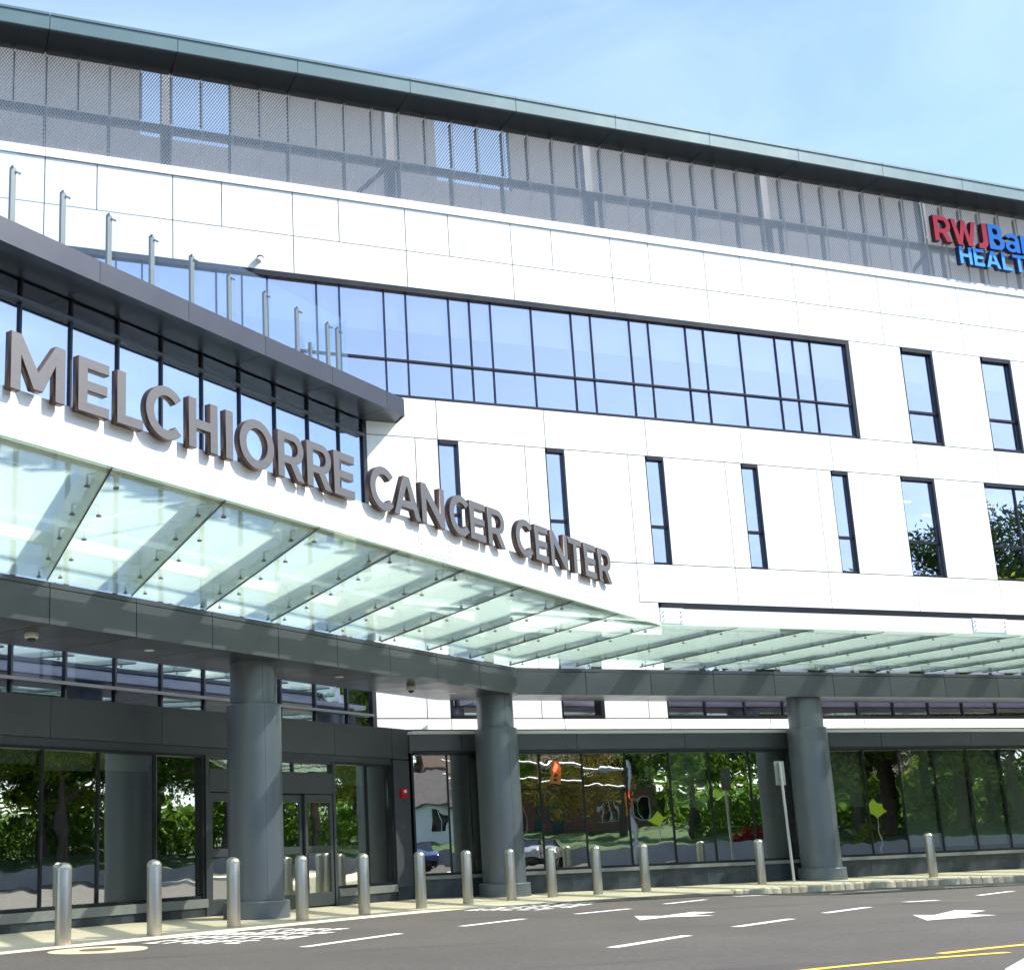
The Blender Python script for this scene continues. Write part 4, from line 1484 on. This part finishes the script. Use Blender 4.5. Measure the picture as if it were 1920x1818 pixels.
def tree_proto(name, seed, height, spread, trunk_r, leaves, leaf_mat, crown_lo=.28, leaf=.28):
    r = random.Random(seed)
    t = MB()
    pts = [(0, 0, -.4)]
    x = y = 0
    for i in range(1, 7):
        x += r.uniform(-.18, .18)
        y += r.uniform(-.18, .18)
        pts.append((x, y, height * .85 * i / 6))
    for i in range(6):
        t.tube(pts[i], pts[i + 1], trunk_r * (1 - i / 6.8), trunk_r * (1 - (i + 1) / 6.8), n=8)
    tips = [pts[-1], pts[-2]]
    for i in range(18):
        k = r.randrange(2, 6)
        b = Vector(pts[k])
        a = r.uniform(0, 6.283)
        ln = spread * r.uniform(.55, 1.0) * (1.15 - .6 * k / 6)
        e_ = b + Vector((math.cos(a) * ln, math.sin(a) * ln, ln * r.uniform(.35, .8)))
        mid = b.lerp(e_, .5) + Vector((0, 0, -.08 * ln))
        rr = trunk_r * .42 * (1 - k / 9)
        t.tube(b, mid, rr, rr * .65, n=6)
        t.tube(mid, e_, rr * .65, rr * .25, n=6)
        tips += [tuple(e_), tuple(mid.lerp(e_, .6))]
    me_t = make_mesh('trunk', t, 'bark', 50, (0, 0, 0))[0]
    c = MB()
    clumps = []
    for p in tips:
        for q in range(3):
            clumps.append((Vector(p) + Vector((r.gauss(0, .8), r.gauss(0, .8), r.gauss(0, .7))), r.uniform(.55, 1.35) * spread / 4))
    for i in range(leaves):
        cc, cr = clumps[r.randrange(len(clumps))]
        d = Vector((r.gauss(0, 1), r.gauss(0, 1), r.gauss(0, .8)))
        d.normalize()
        p = cc + d * cr * (r.random() ** .45)
        if p.z < height * crown_lo * .7:
            continue
        u = Vector((r.gauss(0, 1), r.gauss(0, 1), r.gauss(0, 1))).normalized()
        v = u.orthogonal().normalized()
        s_ = leaf * r.uniform(.6, 1.2)
        c.add([p - u * s_, p + v * s_ * .45, p + u * s_, p - v * s_ * .45], [(0, 1, 2, 3)])
    me_c = make_mesh('crown', c, leaf_mat, None, (0, 0, 0), fix=False)[0]
    return me_t, me_c
TP = [tree_proto('oak', 1, 15, 5.2, .42, 17000, 'leaf', .28, .17), tree_proto('maple', 2, 12, 4.4, .32, 14000, 'leaf2', .28, .16),
      tree_proto('oakdark', 3, 17, 5.5, .5, 18000, 'leaf_dark', .28, .18), tree_proto('gold', 5, 7, 2.8, .18, 8000, 'leaf_gold', .1, .12)]
TL = ['tall mid green tree on the lawn across the road', 'yellow green tree with loose crown on the lawn across the road', 'dark green broad tree on the lawn across the road', 'small golden weeping tree on the lawn across the road']
def tree(k, s_, d_, sc, rz):
    rr = math.hypot(s_ - CX, d_ - CY)
    z = bank_z(rr) if rr > 40.3 else gr(s_)
    t = thing('tree', (s_, d_, z), TL[k], 'tree', 'trees across the road' if k < 3 else None)
    for nm, me in (('trunk', TP[k][0]), ('crown', TP[k][1])):
        o = place(nm, me, (s_, d_, z), t)
        o.rotation_euler = (0, 0, rz)
        o.scale = (sc, sc, sc)
TREES = [(0, 55, -12, 1.0), (1, 53, -20, 1.05), (2, 60, -17, 1.0), (1, 57, -27, 1.0), (0, 63, -24, 1.1), (2, 66, -33, 1.0), (1, 52, -34, .95), (0, 58, -38, 1.0),
         (2, 72, -26, 1.1), (1, 68, -14, 1.1), (0, 75, -40, 1.0), (2, 62, -46, .9), (1, 60, -6, .9), (0, 70, -4, 1.0), (2, 80, -12, 1.0), (0, 84, -28, 1.1),
         (2, 22, -62, .8), (1, 17, -58, .7), (0, 47, -66, .8), (2, 54, -62, .9), (1, 68, -56, 1.0), (0, 8, -66, .9), (2, -6, -62, .9), (1, -18, -60, 1.0), (2, 78, -52, 1.1), (3, 41, -46, .95), (2, 49, -36, 1.05), (0, 55, -34.5, 1.1), (0, 58.5, -32.5, 1.1), (2, 60.5, -28, 1.18)]
r_t = random.Random(21)
for q in range(34):
    a = math.radians(-168 + 181 * q / 33 + r_t.uniform(-1.5, 1.5))
    r_ = r_t.uniform(56, 68)
    if -66 < math.degrees(a) < -47:
        r_ = r_t.uniform(82, 95)
    TREES.append((r_t.choice((0, 1, 1, 2, 0)), CX + r_ * math.cos(a), CY + r_ * math.sin(a), r_t.uniform(.8, 1.15)))
for q in range(30):
    a = math.radians(-170 + 184 * q / 29 + r_t.uniform(-1.5, 1.5))
    r_ = r_t.uniform(88, 110)
    TREES.append((r_t.choice((0, 2, 2)), CX + r_ * math.cos(a), CY + r_ * math.sin(a), r_t.uniform(1.0, 1.3)))
for i, (k, s_, d_, sc) in enumerate(TREES):
    tree(k, s_, d_, sc, i * 1.7)
def shrub(p, seed, mat, label, sz):
    r = random.Random(seed)
    rr = math.hypot(p[0] - CX, p[1] - CY)
    z = bank_z(rr)
    t = thing('shrub', (p[0], p[1], z), label, 'shrub')
    c = MB()
    for i in range(1600):
        d = Vector((r.gauss(0, 1), r.gauss(0, 1), abs(r.gauss(0, 1)))).normalized() * (r.random() ** .5) * sz * r.uniform(.75, 1.1)
        q = Vector((p[0], p[1], z)) + d
        u = Vector((r.gauss(0, 1), r.gauss(0, 1), r.gauss(0, 1))).normalized()
        v = u.orthogonal().normalized()
        s_ = .09
        c.add([q - u * s_, q + v * s_ * .5, q + u * s_, q - v * s_ * .5], [(0, 1, 2, 3)])
    obj('foliage', c, mat, t, fix=False)
    m = MB()
    for i in range(7):
        a = i * .9
        m.tube((p[0], p[1], z - .1), (p[0] + math.cos(a) * sz * .5, p[1] + math.sin(a) * sz * .5, z + sz * .6), .02, n=5)
    obj('stem', m, 'bark', t)
shrub((46.5, -36.5), 11, 'leaf_red', 'small dark red shrub behind the retaining wall', 1.0)
shrub((50.5, -31.5), 12, 'leaf2', 'small bright green shrub behind the retaining wall', 1.1)

# thicket filling the ground between the far trunks
c = MB()
for q in range(34000):
    a = math.radians(r_t.uniform(-172, 16))
    r_ = r_t.uniform(70, 82) if not -68 < math.degrees(a) < -46 else r_t.uniform(90, 98)
    z = bank_z(r_) + (r_t.random() ** 1.4) * (4.2 + 1.6 * math.sin(a * 23) + math.sin(a * 61))
    p = Vector((CX + r_ * math.cos(a), CY + r_ * math.sin(a), z))
    u = Vector((r_t.gauss(0, 1), r_t.gauss(0, 1), r_t.gauss(0, 1))).normalized()
    v = u.orthogonal().normalized()
    s_ = r_t.uniform(.22, .5)
    c.add([p - u * s_, p + v * s_ * .5, p + u * s_, p - v * s_ * .5], [(0, 1, 2, 3)])
for q in range(15000):
    a = math.radians(r_t.uniform(-40, 15))
    r_ = r_t.uniform(56, 62)
    p = Vector((CX + r_ * math.cos(a), CY + r_ * math.sin(a), bank_z(r_) + (r_t.random() ** 1.3) * (3.0 + math.sin(a * 31))))
    u = Vector((r_t.gauss(0, 1), r_t.gauss(0, 1), r_t.gauss(0, 1))).normalized()
    v = u.orthogonal().normalized()
    s_ = r_t.uniform(.10, .24)
    c.add([p - u * s_, p + v * s_ * .5, p + u * s_, p - v * s_ * .5], [(0, 1, 2, 3)])
th_ = obj('thicket', c, 'leaf', fix=False)
th_['kind'] = 'stuff'
tag(th_, 'green thicket of undergrowth behind the trees across the road', 'thicket')

def house(p, rz, W_, D_, H_, roofh, wallm, roofm, label, chim=True):
    rr = math.hypot(p[0] - CX, p[1] - CY)
    z = bank_z(rr) - .2
    t = thing('house', (p[0], p[1], z), label, 'house')
    c_, s_ = math.cos(rz), math.sin(rz)
    def f(a, n, zz):
        return (p[0] + a * c_ - n * s_, p[1] + a * s_ + n * c_, z + zz)
    m = MB()
    m.box(-W_ / 2, W_ / 2, -D_ / 2, D_ / 2, -.8, H_, f)
    for sx in (-1, 1):
        a = sx * (W_ / 2 - .1)
        m.add([f(a, -D_ / 2, H_), f(a, D_ / 2, H_), f(a, 0, H_ + roofh), f(a - sx * .15, -D_ / 2, H_), f(a - sx * .15, D_ / 2, H_), f(a - sx * .15, 0, H_ + roofh)],
              [(0, 1, 2), (3, 5, 4), (0, 3, 4, 1), (1, 4, 5, 2), (2, 5, 3, 0)])
    obj('wall', m, wallm, t)
    m = MB()
    ov = .4
    for sy in (-1, 1):
        e_ = sy * (D_ / 2 + ov)
        ze = H_ - roofh * ov / (D_ / 2)
        m.add([f(-W_ / 2 - ov, e_, ze), f(W_ / 2 + ov, e_, ze), f(W_ / 2 + ov, 0, H_ + roofh), f(-W_ / 2 - ov, 0, H_ + roofh),
               f(-W_ / 2 - ov, e_, ze + .18), f(W_ / 2 + ov, e_, ze + .18), f(W_ / 2 + ov, 0, H_ + roofh + .18), f(-W_ / 2 - ov, 0, H_ + roofh + .18)],
              [(0, 1, 2, 3), (4, 7, 6, 5), (0, 4, 5, 1), (1, 5, 6, 2), (2, 6, 7, 3), (3, 7, 4, 0)])
    rf = obj('roof', m, roofm, t)
    if chim:
        obj('chimney', MB().box(W_ * .2, W_ * .2 + .9, -.2, .6, H_ + roofh * .5, H_ + roofh + 1.0, f), 'brick', rf)
    nwin = int(W_ / 2.6)
    for i in range(nwin):
        a = -W_ / 2 + (i + .5) * W_ / nwin
        y = D_ / 2 + .02
        if i == nwin // 2:
            d = obj('door', MB().box(a - .5, a + .5, y - .01, y + .06, 0, 2.15, f), 'teal', t)
            obj('handle', MB().box(a + .35, a + .4, y + .06, y + .10, 1.0, 1.08, f), 'galv', d)
            continue
        for z0 in ([1.0] if H_ < 4 else [1.0, 3.9]):
            wo = obj('window', MB().box(a - .62, a + .62, y - .01, y + .05, z0, z0 + .09, f).box(a - .62, a + .62, y - .01, y + .05, z0 + 1.41, z0 + 1.5, f)
                     .box(a - .62, a - .53, y - .01, y + .05, z0 + .09, z0 + 1.41, f).box(a + .53, a + .62, y - .01, y + .05, z0 + .09, z0 + 1.41, f)
                     .box(a - .03, a + .03, y, y + .04, z0 + .09, z0 + 1.41, f), 'siding', t)
            obj('pane', MB().box(a - .53, a + .53, y - .005, y + .012, z0 + .09, z0 + 1.41, f), 'car_glass', wo)
house((33, -66), .25, 13, 8, 3.0, 2.6, 'siding', 'shingle', 'white sided cottage with grey roof and teal door across the road')
house((52, -74), .3, 20, 10, 5.6, 4.0, 'brick', 'shingle2', 'long red brick house with a large brown roof across the road')
house((80, -62), .9, 12, 8, 3.0, 2.6, 'siding', 'shingle2', 'white sided cottage with brown roof among the far trees')

# traffic signal on a mast arm
px_, py_ = 39.5, -37.0
zt = gr(px_) + .4
ts = thing('traffic_signal', (px_, py_, zt - .5), 'galvanised traffic signal mast with two arms and yellow signal heads', 'traffic signal')
obj('pole', MB().tube((px_, py_, zt - .5), (px_, py_, zt + 5.3), .14, .10, n=14), 'galv', ts, smooth=40)
obj('arm', MB().tube((px_, py_, zt + 5.0), (px_ - 13, py_ + 2.0, zt + 5.3), .085, .05, n=10), 'galv', ts, smooth=40)
obj('arm', MB().tube((px_, py_, zt + 3.9), (px_ - 13, py_ + 2.0, zt + 4.6), .06, .04, n=10), 'galv', ts, smooth=40)
for k, (ux, zz) in enumerate(((-6.2, 4.6), (-10.3, 4.3), (-.35, 3.0))):
    hx, hy = px_ + ux, py_ - ux * .154 + .2
    hd = obj('signal_head', MB().box(hx - .24, hx + .24, hy - .12, hy + .12, zt + zz - .62, zt + zz + .62), 'signal', ts)
    for q, mt in ((.35, 'redlamp'), (0, 'black'), (-.35, 'black')):
        obj('lens', MB().tube((hx, hy + .12, zt + zz + q), (hx, hy + .16, zt + zz + q), .13, n=16), mt, hd)
for (sx, sy, lb_) in ((47.5, -27.0, 'fluorescent yellow green diamond warning sign by the road to the right'), (43.0, -40.0, 'fluorescent yellow green diamond warning sign beside the red shrub')):
    zz = gr(sx)
    t = thing('warning_sign', (sx, sy, zz), lb_, 'sign')
    obj('post', MB().tube((sx, sy, zz), (sx, sy, zz + 2.9), .035, n=8), 'galv', t)
    dv = Vector((CX - sx, 5 - sy, 0)).normalized()
    tv = Vector((-dv.y, dv.x, 0))
    c0 = Vector((sx, sy, zz + 2.5)) + dv * .06
    m = MB()
    hs = .5
    vs = []
    for off in (0, .01):
        for u_, v_ in ((0, -hs), (hs, 0), (0, hs), (-hs, 0)):
            vs.append(c0 + dv * off + tv * u_ + Vector((0, 0, v_)))
    m.add(vs, [(3, 2, 1, 0), (4, 5, 6, 7), (0, 1, 5, 4), (1, 2, 6, 5), (2, 3, 7, 6), (3, 0, 4, 7)])
    obj('sign_plate', m, 'sign_fluoro', t)

def car(p, rz, paintm, label):
    z = gr(p[0])
    t = thing('parked_car', (p[0], p[1], z), label, 'car')
    c_, s_ = math.cos(rz), math.sin(rz)
    def f(a, n, zz):
        return (p[0] + a * c_ - n * s_, p[1] + a * s_ + n * c_, z + zz)
    prof = [(-2.2, .35), (-2.25, .62), (-2.1, .88), (-1.35, .98), (1.05, 1.0), (1.95, .86), (2.25, .66), (2.25, .35)]
    m = MB()
    n = len(prof)
    for y, sc in ((-.88, .97), (-.80, 1), (.80, 1), (.88, .97)):
        m.v += [f(a * sc, y, .35 + (zz - .35) * sc) for a, zz in prof]
    for k in range(3):
        for i in range(n):
            j = (i + 1) % n
            m.f.append((k * n + i, k * n + j, (k + 1) * n + j, (k + 1) * n + i))
            m.mi.append(0)
    m.f += [tuple(range(n)), tuple(range(3 * n, 4 * n))]
    m.mi += [0, 0]
    obj('body', m, paintm, t, smooth=35)
    cab = [(-1.45, .97), (-.85, 1.42), (.35, 1.45), (1.15, .98)]
    m = MB()
    vs = [f(a, -(.74 if zz < 1.1 else .60), zz) for a, zz in cab] + [f(a, (.74 if zz < 1.1 else .60), zz) for a, zz in cab]
    m.add(vs, [(0, 1, 2, 3), (7, 6, 5, 4), (0, 4, 5, 1), (1, 5, 6, 2), (2, 6, 7, 3), (3, 7, 4, 0)])
    cb = obj('window', m, 'car_glass', t)
    obj('roof', MB().box(-.88, .38, -.58, .58, 1.44, 1.48, f), paintm, t)
    for a in (-1.4, 1.4):
        for sy in (-1, 1):
            wh = obj('wheel', MB().tube(f(a, sy * .72, .32), f(a, sy * .90, .32), .32, n=20), 'tyre', t, smooth=40)
            obj('rim', MB().tube(f(a, sy * .90, .32), f(a, sy * .915, .32), .20, n=14), 'rim', wh)
    for sy in (-1, 1):
        obj('headlight', MB().box(2.10, 2.20, sy * .62 - .16, sy * .62 + .16, .64, .76, f), 'lamp_clear', t)
        obj('tail_light', MB().box(-2.24, -2.16, sy * .64 - .14, sy * .64 + .14, .66, .80, f), 'lamp_red', t)
car((30, -47), 1.9, 'car_paint', 'dark blue saloon car on the far side of the drive')
car((36, -43), 2.2, 'car_paint2', 'silver saloon car on the far side of the drive')
